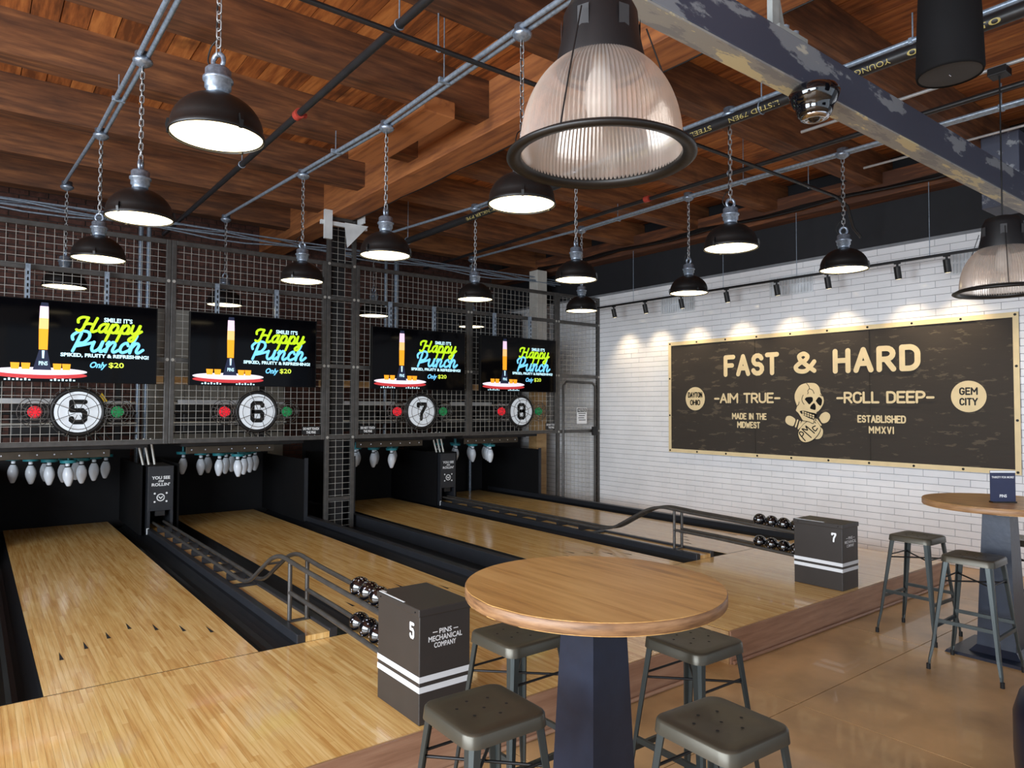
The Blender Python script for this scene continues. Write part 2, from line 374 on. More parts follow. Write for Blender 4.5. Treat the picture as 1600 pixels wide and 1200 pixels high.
# single-stroke rounded capitals, cell 0..w wide, 0..1 high
def arc(cx, cy, rx, ry, a, b, n=8): return [(cx+rx*math.cos(math.radians(a+(b-a)*i/n)), cy+ry*math.sin(math.radians(a+(b-a)*i/n))) for i in range(n+1)]
G = {
 'A': (.62, [[(0, 0), (.31, 1), (.62, 0)], [(.12, .33), (.5, .33)]]),
 'B': (.55, [[(0, 0), (0, 1), (.3, 1)]+arc(.3, .76, .22, .24, 90, -90)+[(0, .52)], [(.3, .52)]+arc(.3, .26, .25, .26, 90, -90)+[(0, 0)]]),
 'C': (.58, [arc(.3, .68, .28, .32, 25, 180)+arc(.3, .32, .28, .32, 180, 335)]),
 'D': (.58, [[(0, 0), (0, 1), (.26, 1)]+arc(.26, .66, .32, .34, 90, 0)+arc(.26, .34, .32, .34, 0, -90)+[(0, 0)]]),
 'E': (.5, [[(.5, 1), (0, 1), (0, 0), (.5, 0)], [(0, .52), (.42, .52)]]),
 'F': (.5, [[(.5, 1), (0, 1), (0, 0)], [(0, .52), (.42, .52)]]),
 'G': (.6, [arc(.3, .68, .29, .32, 25, 180)+arc(.3, .32, .29, .32, 180, 340)+[(.59, .45), (.36, .45)]]),
 'H': (.56, [[(0, 0), (0, 1)], [(.56, 0), (.56, 1)], [(0, .52), (.56, .52)]]),
 'I': (.0, [[(0, 0), (0, 1)]]),
 'L': (.48, [[(0, 1), (0, 0), (.48, 0)]]),
 'M': (.74, [[(0, 0), (0, 1), (.37, .4), (.74, 1), (.74, 0)]]),
 'N': (.58, [[(0, 0), (0, 1), (.58, 0), (.58, 1)]]),
 'O': (.6, [arc(.3, .68, .3, .32, 0, 180)+arc(.3, .32, .3, .32, 180, 360)+[(.6, .68)]]),
 'P': (.54, [[(0, 0), (0, 1), (.28, 1)]+arc(.28, .73, .26, .27, 90, -90)+[(0, .46)]]),
 'R': (.56, [[(0, 0), (0, 1), (.28, 1)]+arc(.28, .74, .26, .26, 90, -90)+[(0, .48)], [(.26, .48), (.56, 0)]]),
 'S': (.54, [arc(.27, .75, .25, .25, 20, 250)+arc(.27, .26, .27, .26, 75, -160)]),
 'T': (.56, [[(0, 1), (.56, 1)], [(.28, 1), (.28, 0)]]),
 'U': (.58, [[(0, 1)]+arc(.29, .3, .29, .3, 180, 360)+[(.58, 1)]]),
 'V': (.6, [[(0, 1), (.3, 0), (.6, 1)]]),
 'W': (.86, [[(0, 1), (.2, 0), (.43, .75), (.66, 0), (.86, 1)]]),
 'X': (.58, [[(0, 0), (.58, 1)], [(0, 1), (.58, 0)]]),
 'Y': (.6, [[(0, 1), (.3, .48), (.6, 1)], [(.3, .48), (.3, 0)]]),
 '-': (.42, [[(0, .45), (.42, .45)]]), ' ': (.3, []),
 '&': (.8, [smooth([(.74, .52), (.62, .3), (.42, .04), (.16, .06), (.06, .26), (.2, .46)], 5), smooth([(.2, .46), (.42, .62), (.5, .82), (.36, .97), (.2, .86), (.22, .68)], 5), smooth([(.22, .68), (.42, .4), (.74, .04)], 5)]),
}
DG = {'5': [[(1, 1), (0, 1), (0, .58), (.8, .58), (1, .46), (1, .12), (.8, 0), (.2, 0), (0, .1), (0, .18)]],
      '6': [[(1, .84), (1, .9), (.85, 1), (.15, 1), (0, .9), (0, .1), (.15, 0), (.85, 0), (1, .1), (1, .4), (.85, .5), (.1, .5)]],
      '7': [[(0, .86), (0, 1), (1, 1), (1, .86), (.5, .4), (.42, 0)]],
      '8': [[(.2, .53), (0, .64), (0, .88), (.2, 1), (.8, 1), (1, .88), (1, .64), (.8, .53), (.2, .53), (0, .42), (0, .12), (.2, 0), (.8, 0), (1, .12), (1, .42), (.8, .53)]]}
def digit(mb, fr, n, cx, cy, wd, ht, d, sw):
    for st in DG[str(n)]: mb.ribbon(fr, [(cx-wd/2+sw/2+a*(wd-sw), cy-ht/2+sw/2+b*(ht-sw)) for a, b in st], sw, d, 8)
    return mb
def strokes(mb, fr, txt, cx, cy, wd, ht, d, sw, gap=.22):
    tot = sum(G[c][0]+gap for c in txt)-gap; k = (wd-sw)/tot; h = ht-sw; x = cx-wd/2+sw/2
    for c in txt:
        for i, st in enumerate(G[c][1]): mb.ribbon(fr, [(x+a*k, cy-h/2+b*h) for a, b in st], sw, d+5e-4*i)
        x += (G[c][0]+gap)*k
    return mb

# ================================================================== THE SETTING
XW = 8.27                      # tiled wall
YB = 11.0                      # brick wall behind the lanes
ZL = .21                       # lane level
# concrete floor in saw-cut slabs
floor = MB().box(-4.6, -4.1, -.12, 8.6, 11.2, -.012).build('floor', 'concrete_joint'); tag(floor, 'polished brown concrete floor', kind='structure')
xs = [-4.6, -2.7, -1.1, .5, 2.1, 3.7, 5.3, 6.9, XW]; ys = [-4.1, -2.65, -1.05, .55, 2.15, 3.75]
for i in range(len(xs)-1):
    for j in range(len(ys)-1):
        MB().box(xs[i]+.003, ys[j]+.003, -.012, xs[i+1]-.003, ys[j+1]-.003, 0).build('floor_slab', 'concrete', floor)
MB().box(-4.6, 3.756, -.012, XW, 11.0, 0).build('floor_slab', 'concrete', floor)

# right wall: white 3 x 12 tile to 3.53, black paint above
wr = MB().box(XW, -4.1, 0, XW+.25, 11.2, 4.7).build('wall_right', 'grout'); tag(wr, 'white subway-tiled wall with black painted band on top', kind='structure')
MB().box(XW-.012, -4.1, 3.54, XW, 11.2, 4.6).build('painted_band', 'wall_black', wr)
TH, TL = .0762, .305
tile_me = MB().bbox(-.008, -TL/2+.0012, -TH/2+.0012, 0, TL/2-.0012, TH/2-.0012, .0018)
tme = MB().add([(0, a, b) for a, b in ((-TL/2+.0014, -TH/2+.0014), (TL/2-.0014, -TH/2+.0014), (TL/2-.0014, TH/2-.0014), (-TL/2+.0014, TH/2-.0014))] +
               [(-.008, a, b) for a, b in ((-TL/2+.003, -TH/2+.003), (TL/2-.003, -TH/2+.003), (TL/2-.003, TH/2-.003), (-TL/2+.003, TH/2-.003))],
               [(4, 7, 6, 5), (0, 4, 5, 1), (1, 5, 6, 2), (2, 6, 7, 3), (3, 7, 4, 0)])
tile_mesh = tme.mesh('tile', 'tile')
cells = []
for r in range(46):
    z = .0381+r*TH
    for c in range(-2, 37):
        y = c*TL+(TL/2 if r % 2 else 0)+.1
        if y > 10.9: continue
        cells.append((y, z))
def tile_rank(yz):
    y, z = yz
    hid = (2.3 < y < 6.85 and 1.0 < z < 2.62) or y < 2.2 or y > 8.2
    return (hid, .612*XW+.79*y)
cells.sort(key=tile_rank)
for y, z in cells[:300]:
    inst(tile_mesh, 'tile', wr, (XW, y, z), (0, random.uniform(-.006, .006), random.uniform(-.004, .004)))
far = MB()
for y, z in cells[300:]:
    t = random.uniform(-.004, .004)
    far.add([(XW+a+(a < 0)*t*(b/TL), y+b, z+c) for a, b, c in tme.v], tme.f)
tag(far.build('tile_field', 'tile', wr), kind='stuff')

# brick wall behind the machines
wb = MB().box(-4.6, YB, 0, XW, YB+.25, 4.7).build('wall_back', 'mortar'); tag(wb, 'dark old brick wall behind the lanes', kind='structure')
bk = MB().box(-.1, -.012, -.031, .1, 0, .031); bk_mesh = bk.mesh('brick', 'brick_dark')
bc = []
for r in range(62):
    for c in range(-5, 38):
        x = c*.212+(.106 if r % 2 else 0); z = .04+r*.073
        if x > XW-.1: continue
        bc.append((x, z))
bc.sort(key=lambda q: (not (2.35 < q[1] < 3.95), .612*q[0]))
for x, z in bc[:300]: inst(bk_mesh, 'brick', wb, (x, YB, z))
rest = MB()
for x, z in bc[300:]: rest.add([(x+a, YB+b, z+c) for a, b, c in bk.v], bk.f)
tag(rest.build('brick_field', 'brick_dark', wb), kind='stuff')
pw = MB().box(1.9, YB-.06, 0, 3.9, YB-.014, 3.05).build('wall_back_panel', 'pale_wall'); tag(pw, 'pale painted panel on the brick wall behind lane 6', kind='structure')
# walls out of view: left wall and storefront, both with window openings
wl = MB()
wl.box(-4.75, -4.1, 0, -4.6, 11.2, .6).box(-4.75, -4.1, 3.5, -4.6, 11.2, 4.7).box(-4.75, 5.2, .6, -4.6, 11.2, 3.5)
for y in (-4.1, -2.0, .3, 2.7, 5.0): wl.box(-4.75, y, .6, -4.6, y+.2, 3.5)
tag(wl.build('wall_left', 'plaster'), 'plastered wall with tall windows', kind='structure')
wf = MB(); wf.box(-4.75, -4.25, 0, XW+.25, -4.1, .4).box(-4.75, -4.25, 3.6, XW+.25, -4.1, 4.7)
for x in (-4.75, -2.0, .4, 2.8, 5.2, 8.1): wf.box(x, -4.25, .4, x+.2, -4.1, 3.6)
tag(wf.build('wall_front', 'plaster'), 'storefront wall with tall windows', kind='structure')

# ceiling: deck planks over heavy joists
ZD, ZJ = 4.5, 4.17
ceil = MB().box(-4.75, -4.25, ZD+.05, XW+.25, 11.25, ZD+.12).build('ceiling', 'matte_black'); tag(ceil, 'exposed timber plank ceiling on heavy joists', kind='structure')
pm = MB().box(-.087, -4.1, ZD, .087, 11.0, ZD+.05).mesh('plank', 'deck')
x = -4.5
while x < XW: inst(pm, 'plank', ceil, (x, 0, random.uniform(-.004, .004))); x += .18
JY = [-2.3, -1.1, .1, 1.28, 2.42, 3.57, 4.86, 6.08, 7.28, 8.46, 9.65]
jl = MB().box(-4.6, 0, ZJ, 3.5, .2, ZD).mesh('joist', 'joist'); jr = MB().box(3.85, 0, ZJ, XW-.02, .2, ZD).mesh('joist', 'joist')
for y in JY: inst(jl, 'joist', ceil, (0, y, 0)); inst(jr, 'joist', ceil, (0, y, 0))
MB().box(3.5, -4.1, 4.05, 3.85, 11.0, ZD).build('girder', 'girder', ceil)
MB().box(8.0, -4.1, 4.03, XW-.012, 11.0, 4.3).build('ledger', 'girder', ceil)
MB().bbox(2.8, 4.78, 4.03, 3.1, 6.2, 4.17, .01).build('trimmer', 'girder', ceil)

# ================================================================== LANES
BP = .0271
def board_mesh(y0, y1): return MB().box(-BP/2+.0003, y0, ZL-.03, BP/2-.0003, y1, ZL).mesh('board', 'maple')
LANES = {5: .845, 6: 2.632, 7: 4.76, 8: 6.50}
POS = {5: 'leftmost', 6: 'second from the left', 7: 'third from the left', 8: 'rightmost'}
slab = MB().box(-1.4, 4.19, 0, 7.32, 10.6, .1).build('lane_bed', 'matte_black'); tag(slab, 'dark bed under the bowling lanes', kind='structure')
lane_board = board_mesh(4.203, 10.0)
arrow = MB().add([(-.011, 0, ZL+.0008), (.011, 0, ZL+.0008), (0, .16, ZL+.0008)], [(0, 1, 2)]).mesh('arrow', 'hole')
for n, cx in LANES.items():
    t = thing('bowling_lane', 'glossy maple bowling lane with black gutters, %s of the four' % POS[n], 'lane', (cx, 4.2, .1))
    for k in range(39): inst(lane_board, 'board', t, ((k-19)*BP, -4.2, -.1))
    MB().box(cx-.528, 4.2, .1, cx+.528, 10.0, ZL-.031).build('underlay', 'matte_black', t)
    for s in (-1, 1):
        x0 = cx+s*.53; w_ = .19 if (n, s) in ((7, 1), (8, -1)) else .18 if (n, s) == (8, 1) else .225
        prof = [(x0, ZL-.002)]+[(x0+s*(.012+(w_-.02)*i/8), ZL-.02-.075*math.sin(PI*i/8)) for i in range(9)]+[(x0+s*w_, ZL), (x0+s*w_, .1), (x0, .1)]
        MB().extrude_y(prof, 4.2, 10.0).build('gutter', 'gutter', t, fix=True)
    for k in range(-3, 4): inst(arrow, 'arrow', t, (k*5*BP, 4.85-abs(k)*.13-4.2+.28, -.1))
# caps and covers between lanes
def cap(x0, x1, z1, parent, name='cap_rail', y0=4.2, y1=10.0, m='cap_grey'): return MB().bbox(x0, y0, .1, x1, y1, z1, .006).build(name, m, parent)
t = thing('lane_divider', 'wide black trough with grey cap rails between the two middle lanes', 'divider', (3.7, 4.2, .1))
cap(3.387, 3.465, .265, t); cap(3.925, 4.003, .265, t)
MB().box(3.466, 4.2, .1, 3.924, 10.0, .13).build('trough', 'gutter', t)
t = thing('lane_divider', 'black cap rail between the rightmost lane and the tiled wall', 'divider', (7.26, 4.2, .0)); cap(7.21, 7.30, .27, t); MB().box(7.301, 4.2, 0.001, 7.32, 10, .2).build('skirt', 'maple_dark', t)
t = thing('lane_divider', 'black cap rail left of the leftmost lane', 'divider', (.05, 4.2, .1)); cap(.0, .088, .265, t); MB().box(-1.4, 4.2, .1, -.001, 10, .13).build('trough', 'gutter', t)

# approach platform: notch at 3.55..3.92
YF = 2.735; XE = 7.33
ap = thing('bowling_approach', 'raised maple approach platform in front of the lanes', 'platform', (3, 3.4, 0))
MB().box(-1.4, YF+.012, 0, 3.55, 4.2, ZL-.031).box(3.55, YF+.36, 0, 3.92, 4.2, ZL-.031).box(3.92, YF+.012, 0, XE-.012, 4.2, ZL-.031).build('core', 'matte_black', ap)
am = board_mesh(YF+.02, 4.197); am2 = board_mesh(YF+.38, 4.197)
nb = 0; x = -.55
while x < XE-.02:
    inst(am2 if 3.54 < x < 3.93 else am, 'board', ap, (x-3, -3.4, 0)); x += BP; nb += 1
MB().box(-1.4, YF, .0, 3.55, YF+.012, ZL).build('riser', 'maple_dark', ap); MB().box(3.92, YF, 0, XE, YF+.012, ZL).build('riser', 'maple_dark', ap)
MB().box(3.55, YF+.348, 0, 3.92, YF+.36, ZL).build('riser', 'maple_dark', ap)
MB().box(3.908, YF+.012, 0, 3.92, YF+.348, ZL).build('side_panel', 'tan_board', ap); MB().box(XE-.012, YF+.012, 0, XE, 4.2, ZL).build('side_panel', 'maple_dark', ap)
MB().box(-1.4, YF+.012, ZL-.03, 3.55, YF+.02, ZL+.001).box(3.92, YF+.012, ZL-.03, XE, YF+.02, ZL+.001).build('nosing', 'tan_board', ap)
MB().cyl((-1.4, YF-.012, .012), (3.53, YF-.012, .012), .012).build('base_moulding', 'maple_dark', ap); MB().cyl((3.93, YF-.012, .012), (XE, YF-.012, .012), .012).build('base_moulding', 'maple_dark', ap)
MB().box(-1.4, YF+.02, ZL-.03, -.57, 4.197, ZL).build('end_deck', 'maple', ap)
MB().box(-.57, 4.197, ZL-.03, XE-.1, 4.203, ZL+.0006).build('foul_line', 'hole', ap)

# ================================================================== BALL RETURNS
def ball_return(n, cx, hood_y, lab):
    t = thing('ball_return', lab, 'ball return', (cx, 4.2, .1))
    for s in (-1, 1): cap(cx+s*.105-.027+s*.0, cx+s*.105+.027, .265, t)
    bw = .0385
    for k in range(4): MB().box(cx-.077+k*bw+.0004, 4.2, .1, cx-.077+(k+1)*bw-.0004, hood_y+.5, .247).build('board', 'maple', t)
    for s in (-1, 1):
        x = cx+s*.058
        pts = [(x, hood_y+.1, .318), (x, 7, .318), (x, 6, .316)]+[(x, y, z) for y, z in smooth([(5.75, .315), (5.55, .318), (5.35, .36), (5.1, .49), (4.88, .60), (4.7, .645), (4.52, .642), (4.3, .632), (4.0, .624), (3.6, .613)], 5)]+[(x, 3.21, .602)]
        MB().tube(pts, .015, 10).build('upper_rail', 'steel_dark', t)
        MB().tube([(x, 4.53, .442), (x, 4.0, .432), (x, 3.21, .405)], .014, 10).build('lower_rail', 'steel_dark', t)
        MB().cyl((x, 4.53, .25), (x, 4.53, .63), .014).build('post', 'steel_dark', t)
    MB().box(cx-.07, 4.515, .247, cx+.07, 4.545, .258).build('base_bar', 'steel_dark', t)
    y = hood_y-.25
    while y > 5.6:
        MB().box(cx-.075, y-.012, .247, cx+.075, y+.012, .305).build('cross_bar', 'cap_grey', t); y -= .38
    MB().tube([(cx-.058, 5.02, .535), (cx+.058, 5.02, .535)], .009).build('rung', 'steel_dark', t)
    MB().box(cx-.09, 5.62, .247, cx+.09, 5.70, .262).build('rung', 'cap_grey', t)
    # hood with the opening at its foot
    h = MB().box(cx-.135, hood_y, .2, cx-.105, hood_y+.6, .965).box(cx+.105, hood_y, .2, cx+.135, hood_y+.6, .965).box(cx-.105, hood_y+.02, .46, cx+.105, hood_y+.6, .965)
    hd = h.build('hood', 'cap_grey', t)
    MB().bbox(cx-.13, hood_y-.008, .46, cx+.13, hood_y, .965, .002).build('face_plate', 'cap_grey', hd)
    MB().box(cx-.05, hood_y+.01, .40, cx+.05, hood_y+.05, .47).build('flap', 'machine', hd)
    MB().box(cx-.14, hood_y-.01, .2, cx-.115, hood_y-.004, .27).build('corner_tag', 'stripe_white', hd)
    f = Frame((cx, hood_y-.009, .71), (1, 0, 0), (0, 0, 1))
    m = MB(); text(m, f, 'YOU SEE', 0, .125, .19, .036, .001, .03); text(m, f, 'me', 0, .085, .06, .022, .001, .02, .4); text(m, f, "ROLLIN'", 0, .048, .19, .036, .001, .03)
    m.build('lettering', 'print_white', hd)
    m = MB(); m.ribbon(f, ell(0, -.1, .038, .038, 24)+[(.038, -.1)], .011, .001); m.ribbon(f, [(-.018, -.092), (0, -.112), (.018, -.092)], .011, .001)
    for a in (-1, 1):
        for b in (-1, 1): m.poly(f, ell(a*.062, -.1+b*.047, .011, .011, 12), .001)
    m.build('emblem', 'print_white', hd)
    m = MB()
    for a in (-1, 1):
        for b in (.24, -.02, -.22): m.cyl(f(a*.105, b, 0), f(a*.105, b, .004), .006, n=8)
    m.build('screws', 'machine', hd)
    return t
BR = {5: 1.733, 7: 5.618}
ball_return(5, BR[5], 8.8, 'ball return track with lettered black hood between the two left lanes')
ball_return(7, BR[7], 8.8, 'ball return track with lettered black hood between the two right lanes')
# balls on the racks
bm = bmesh.new(); bmesh.ops.create_uvsphere(bm, u_segments=28, v_segments=18, radius=.057); bme = bpy.data.meshes.new('ball'); bm.to_mesh(bme); bm.free()
bme.polygons.foreach_set('use_smooth', [True]*len(bme.polygons)); bme.materials.append(MATS['lacquer_ball'])
ORD = ['nearest the bin', 'second from the bin', 'third from the bin', 'farthest from the bin']
for n, cx in BR.items():
    for lev in (0, 1):
        for k in range(4):
            y = 3.262+k*.117; rz = (.602+.011*(y-3.21)/.39) if lev else (.405+.027*(y-3.21)/.79)
            b = inst(bme, 'bowling_ball', None, (cx, y, rz+.0415), (random.uniform(0, 3), random.uniform(0, 3), 0))
            tag(b, 'black speckled ball on %s rail of the %s rack, %s' % ('upper' if lev else 'lower', 'left' if n == 5 else 'right', ORD[k]), 'ball', 'small black bowling balls on the return racks')
# bins at the end of each return
def bin_(n, x0, x1, lab):
    y0, y1 = 2.79, 3.20; zt = .735
    t = thing('ball_return_bin', lab, 'bin', ((x0+x1)/2, (y0+y1)/2, ZL))
    MB().bbox(x0, y0, ZL, x1, y1, zt-.012, .004).build('body', 'bin_paint', t)
    MB().bbox(x0-.006, y0-.006, zt-.035, x1+.006, y1+.006, zt, .004).build('lid', 'bin_paint', t)
    MB().box(x0+.01, y1-.05, zt, x0+.022, y1-.012, zt+.002).box(x0+.0, y0+.15, zt, x0+.008, y1-.01, zt+.002).build('lid_trim', 'stripe_white', t)
    for z in (.402, .356):
        e = .0012
        MB().box(x0-e, y0-e, z, x1+e, y1+e, z+.027).build('stripe', 'stripe_white', t)
    m = MB()
    for q in (y0+.03, y1-.04): m.cyl((x0-.006, q, zt-.018), (x0-.009, q, zt-.018), .004, n=8)
    m.build('rivets', 'hole', t)
    fl = Frame((x0, y0, ZL), (0, -1, 0), (0, 0, 1)); m = MB()
    digit(m, fl, n, -.068, .415, .042, .075, .0016, .014); m.build('number', 'print_white', t)
    ff = Frame(((x0+x1)/2, y0, ZL), (1, 0, 0), (0, 0, 1)); m = MB()
    text(m, ff, 'PINS', 0, .41, .068, .024, .0016, .02); text(m, ff, 'MECHANICAL', .0, .38, .185, .025, .0016, .02); text(m, ff, 'COMPANY', -.002, .349, .12, .024, .0016, .02)
    for s in (-1, 1): m.ribbon(ff, [(s*.045, .409), (s*.068, .409)], .004, .0016)
    m.build('lettering', 'print_white', t)
    return t
bin_(5, 1.635, 1.912, 'dark grey ball bin with two white stripes beside the near table')
bin_(7, 5.475, 5.73, 'dark grey ball bin with two white stripes near the tiled wall')

# ================================================================== PIN MACHINES
pinp = [(0, -.125), (.014, -.125), (.022, -.118), (.036, -.085), (.049, -.045), (.054, -.01), (.051, .022), (.041, .055), (.028, .08), (.021, .094), (.0225, .112), (.02, .125), (0, .127)]
pp = thing('duckpin', 'x', 'pin')
MB().lathe(pinp, 20).build('body', 'pin_white', pp); MB().lathe([(.0275, .0822), (.0282, .085), (.0245, .092), (.0225, .095)], 20).build('neck_band', 'hole', pp)
first = True
for n, cx in LANES.items():
    t = thing('pinsetter', 'dark string pinsetter machine behind the mesh, %s of the four' % POS[n], 'machine', (cx, 9.3, ZL))
    y0 = 8.95
    for row in range(4):
        for k in range(row+1):
            px = cx+(k-row/2)*.305; py = y0+row*.264; pz = .905-row*.002
            p = pp if first else copy_tree(pp); first = False
            p.location = (px, py, pz); p.rotation_euler = (random.uniform(-.05, .05), random.uniform(-.06, .06), random.uniform(0, 6))
            tag(p, 'white duckpin hanging above the %s lane, %s' % (POS[n], [['front pin'], ['second row left', 'second row right'], ['third row left', 'third row middle', 'third row right'], ['back row far left', 'back row inner left', 'back row inner right', 'back row far right']][row][k]), 'pin', 'duckpins hanging above the %s lane' % POS[n])
            MB().cyl((px, py, 1.034), (px, py, 1.066), .078, .082, n=16).cyl((px, py, 1.066), (px, py, 1.17), .012, n=8).build('centering_cup', 'teal', t)
            MB().cyl((px, py, 1.17), (px, py, 2.1), .003, n=5).build('string', 'cable_black', t)
    MB().box(cx-.62, 8.82, 1.17, cx+.62, 9.88, 1.19).build('pin_deck', 'machine', t)
    pl = MB().bbox(cx-.66, 8.70, 1.10, cx+.36, 8.72, 1.185, .004).build('front_plate', 'bronze_plate', t)
    m = MB()
    for q in range(7): m.cyl((cx-.6+q*.15, 8.70, 1.145), (cx-.6+q*.15, 8.694, 1.145), .008, n=8)
    m.build('bolts', 'chrome', pl)
    MB().box(cx-.72, 8.66, 1.19, cx+.72, 8.72, 1.235).build('front_beam', 'machine', t)
    for s in (-1, 1):
        MB().box(cx+s*.6-.03, 9.9, 1.19, cx+s*.6+.03, 9.96, 2.3).build('mast', 'machine', t)
        inner = (n, s) in ((5, 1), (6, -1), (7, 1), (8, -1)); kx = cx+s*(.70 if inner else .74); ky = 8.86 if inner else 8.62
        MB().box(kx-.01, ky, ZL-.02, kx+.01, 10.25, .98).build('kickback', 'matte_black', t)
        if not inner: MB().box(kx-.022, 8.60, ZL, kx+.022, 8.62, 1.0).build('kickback_edge', 'cap_grey', t)
    MB().bbox(cx-.5, 9.6, 1.3, cx+.1, 10.05, 1.72, .02).build('gear_box', 'machine', t)
    MB().cyl((cx+.18, 9.7, 1.5), (cx+.5, 9.7, 1.5), .11, n=20).build('motor', 'machine', t)
    for k in range(4): MB().tube([(cx-.7, 9.2+.03*k, 1.33+.12*k), (cx+.7, 9.2+.03*k, 1.33+.12*k)], .014, 6).build('rod', 'steel_wire' if k % 2 else 'machine', t)
    MB().box(cx-.68, 9.05, 1.68, cx+.1, 9.08, 1.73).box(cx+.25, 9.05, 1.69, cx+.6, 9.08, 1.71).build('light_bar', 'conduit_white', t)
    for k in range(5): MB().tube(smooth([(cx+.2+.06*k, 9.0, 1.24), (cx+.16+.05*k, 9.1, 1.35), (cx+.24+.04*k, 9.25, 1.5), (cx+.2+.06*k, 9.5, 1.62)], 5), .009, 5).build('cable', 'cable_black', t)
    MB().box(cx-.8, 10.25, .1, cx+.8, 10.28, 1.15).build('pit_curtain', 'curtain', t)
    MB().box(cx-.85, 9.5, 1.93, cx+.85, 9.56, 2.03).build('header_board', 'tan_board', t)
    if n == 5: MB().add([(1.08, 8.9, 1.70), (1.2, 8.9, 1.70), (1.14, 8.9, 1.80)], [(0, 1, 2)]).build('warning_tag', 'yellow_tag', t)
    # counterweight levers above the hood
    if n in (5, 7):
        for k in range(3): MB().tube([(cx+.72+.06*k, 8.9, .98), (cx+.66+.07*k, 8.95, 1.28)], .014, 6).build('lever', 'steel_wire', t)

# ================================================================== CAGE
YC = 8.3
def screen(x0, x1, z0, z1, rails, lab, extra=None, post=True, name='mesh_screen'):
    t = thing(name, lab, 'screen', ((x0+x1)/2, YC, z0))
    p = .025
    for x in (x0+p, x1-p): MB().bbox(x-p, YC-.025, z0, x+p, YC+.025, z1, .004).build('post', 'steel_dark', t)
    for z in rails: MB().bbox(x0+.0501, YC-.022, z-p, x1-.0501, YC+.022, z+p, .004).build('rail', 'steel_dark', t)
    m = MB(); q = .002; sp = .0762
    n = int((x1-x0-.1)/sp); sx = (x1-x0-.1)/n
    for i in range(1, n): m.box(x0+.05+i*sx-q, YC-q, z0+.03, x0+.05+i*sx+q, YC+q, z1-.03)
    z = z0+.05
    while z < z1-.03: m.box(x0+.05, YC-2*q-.0006, z-q, x1-.05, YC-q*.2, z+q); z += sp
    tag(m.build('wire_mesh', 'steel_wire', t), kind='stuff')
    m = MB()
    for z in rails[1:-1]:
        for x in (x0+.025, x1-.025): m.cyl((x, YC-.03, z), (x, YC-.025, z), .018, n=8)
    m.build('bolts', 'steel_wire', t)
    return t
RZ = [1.27, 2.16, 3.02, 3.45]
sc5 = screen(-.14, 1.693, 1.245, 3.475, RZ, 'steel-framed wire mesh screen with number disc and signal lights, leftmost of the four')
sc6 = screen(1.697, 3.478, 1.245, 3.475, RZ, 'steel-framed wire mesh screen with number disc and signal lights, second from the left')
scm = screen(3.482, 3.872, .11, 4.06, [.5, 1.27, 2.16, 3.02, 3.45, 4.035], 'tall narrow mesh cage around the column between the middle lanes', name='mesh_column')
sc7 = screen(3.876, 5.638, 1.245, 3.475, RZ, 'steel-framed wire mesh screen with number disc and signal lights, third from the left')
sc8 = screen(5.642, 7.318, 1.245, 3.475, RZ, 'steel-framed wire mesh screen with number disc and signal lights, rightmost of the four')
scd = screen(7.322, XW-.012, .0, 3.475, [.03, 1.27, 2.16, 3.02, 3.45], 'mesh gate panel with notice sign next to the tiled wall', name='mesh_gate')
# gate leaf details
MB().tube([(7.44, YC-.03, .1), (7.44, YC-.03, 2.0), (7.5, YC-.03, 2.06), (8.08, YC-.03, 2.06), (8.14, YC-.03, 2.0), (8.14, YC-.03, .1)], .02, 8).build('gate_frame', 'steel_dark', scd)
MB().bbox(8.06, YC-.075, 1.2, 8.16, YC-.03, 1.34, .008).build('latch_box', 'machine', scd)
f = Frame((7.86, YC-.01, 1.52), (1, 0, 0), (0, 0, 1))
nt_ = MB().slab(f, [(-.11, -.13), (.11, -.13), (.11, .13), (-.11, .13)], 0, .004).build('notice_sign', 'print_white', scd)
MB().poly(f, [(-.1, .06), (.1, .06), (.1, .12), (-.1, .12)], .0055).build('header', 'hole', nt_)
m = MB(); text(m, f, 'NOTICE', 0, .09, .17, .042, .0065, .02); m.build('header_lettering', 'print_white', nt_)
m = MB()
for k in range(4): m.poly(f, [(-.08+.01*(k % 2), .03-k*.035), (.08-.015*(k % 3), .03-k*.035), (.08-.015*(k % 3), .042-k*.035), (-.08+.01*(k % 2), .042-k*.035)], .0055)
m.build('fine_print', 'grille', nt_)
# do-not-touch plates
for t, x in ((sc6, 3.30), (sc7, 4.06), (sc8, 7.2)):
    f = Frame((x, YC-.012, 1.36), (1, 0, 0), (0, 0, 1)); m = MB()
    text(m, f, 'DO NOT TOUCH', 0, .022, .2, .032, .003, .03); text(m, f, 'THE PINS', 0, -.022, .12, .032, .003, .03)
    pl = MB().slab(f, [(-.115, -.05), (.115, -.05), (.115, .05), (-.115, .05)], -.002, .002).build('warning_plate', 'black', t); m.build('lettering', 'print_white', pl)
# number discs and fan-guard signal lights on the screens
def guard(t, cx, z, r, mat, rd, rings, spokes):
    f = Frame((cx, YC-.03, z), (1, 0, 0), (0, 0, 1))
    d = MB(); d.cyl(f(0, 0, 0), f(0, 0, .035), rd, n=40)
    o = d.build('signal_disc' if mat != 'disc_white' else 'number_disc', mat, t)
    m = MB()
    for i in range(rings):
        q = r*(.34+.66*i/(rings-1)); dd = .09-.06*(i/(rings-1))**2
        m.tube([tuple(f(q*math.cos(2*PI*k/32), q*math.sin(2*PI*k/32), dd)) for k in range(32)], .0035, 5, True)
    for k in range(spokes):
        a = 2*PI*(k+.5)/spokes
        m.tube([tuple(f(q*math.cos(a), q*math.sin(a), .09-.06*((q/r-.34)/.66)**2 if q > .34*r else .09)) for q in (.12*r, .34*r, .67*r, r)], .0035, 5)
    m.build('wire_guard', 'steel_dark', t); return f, o
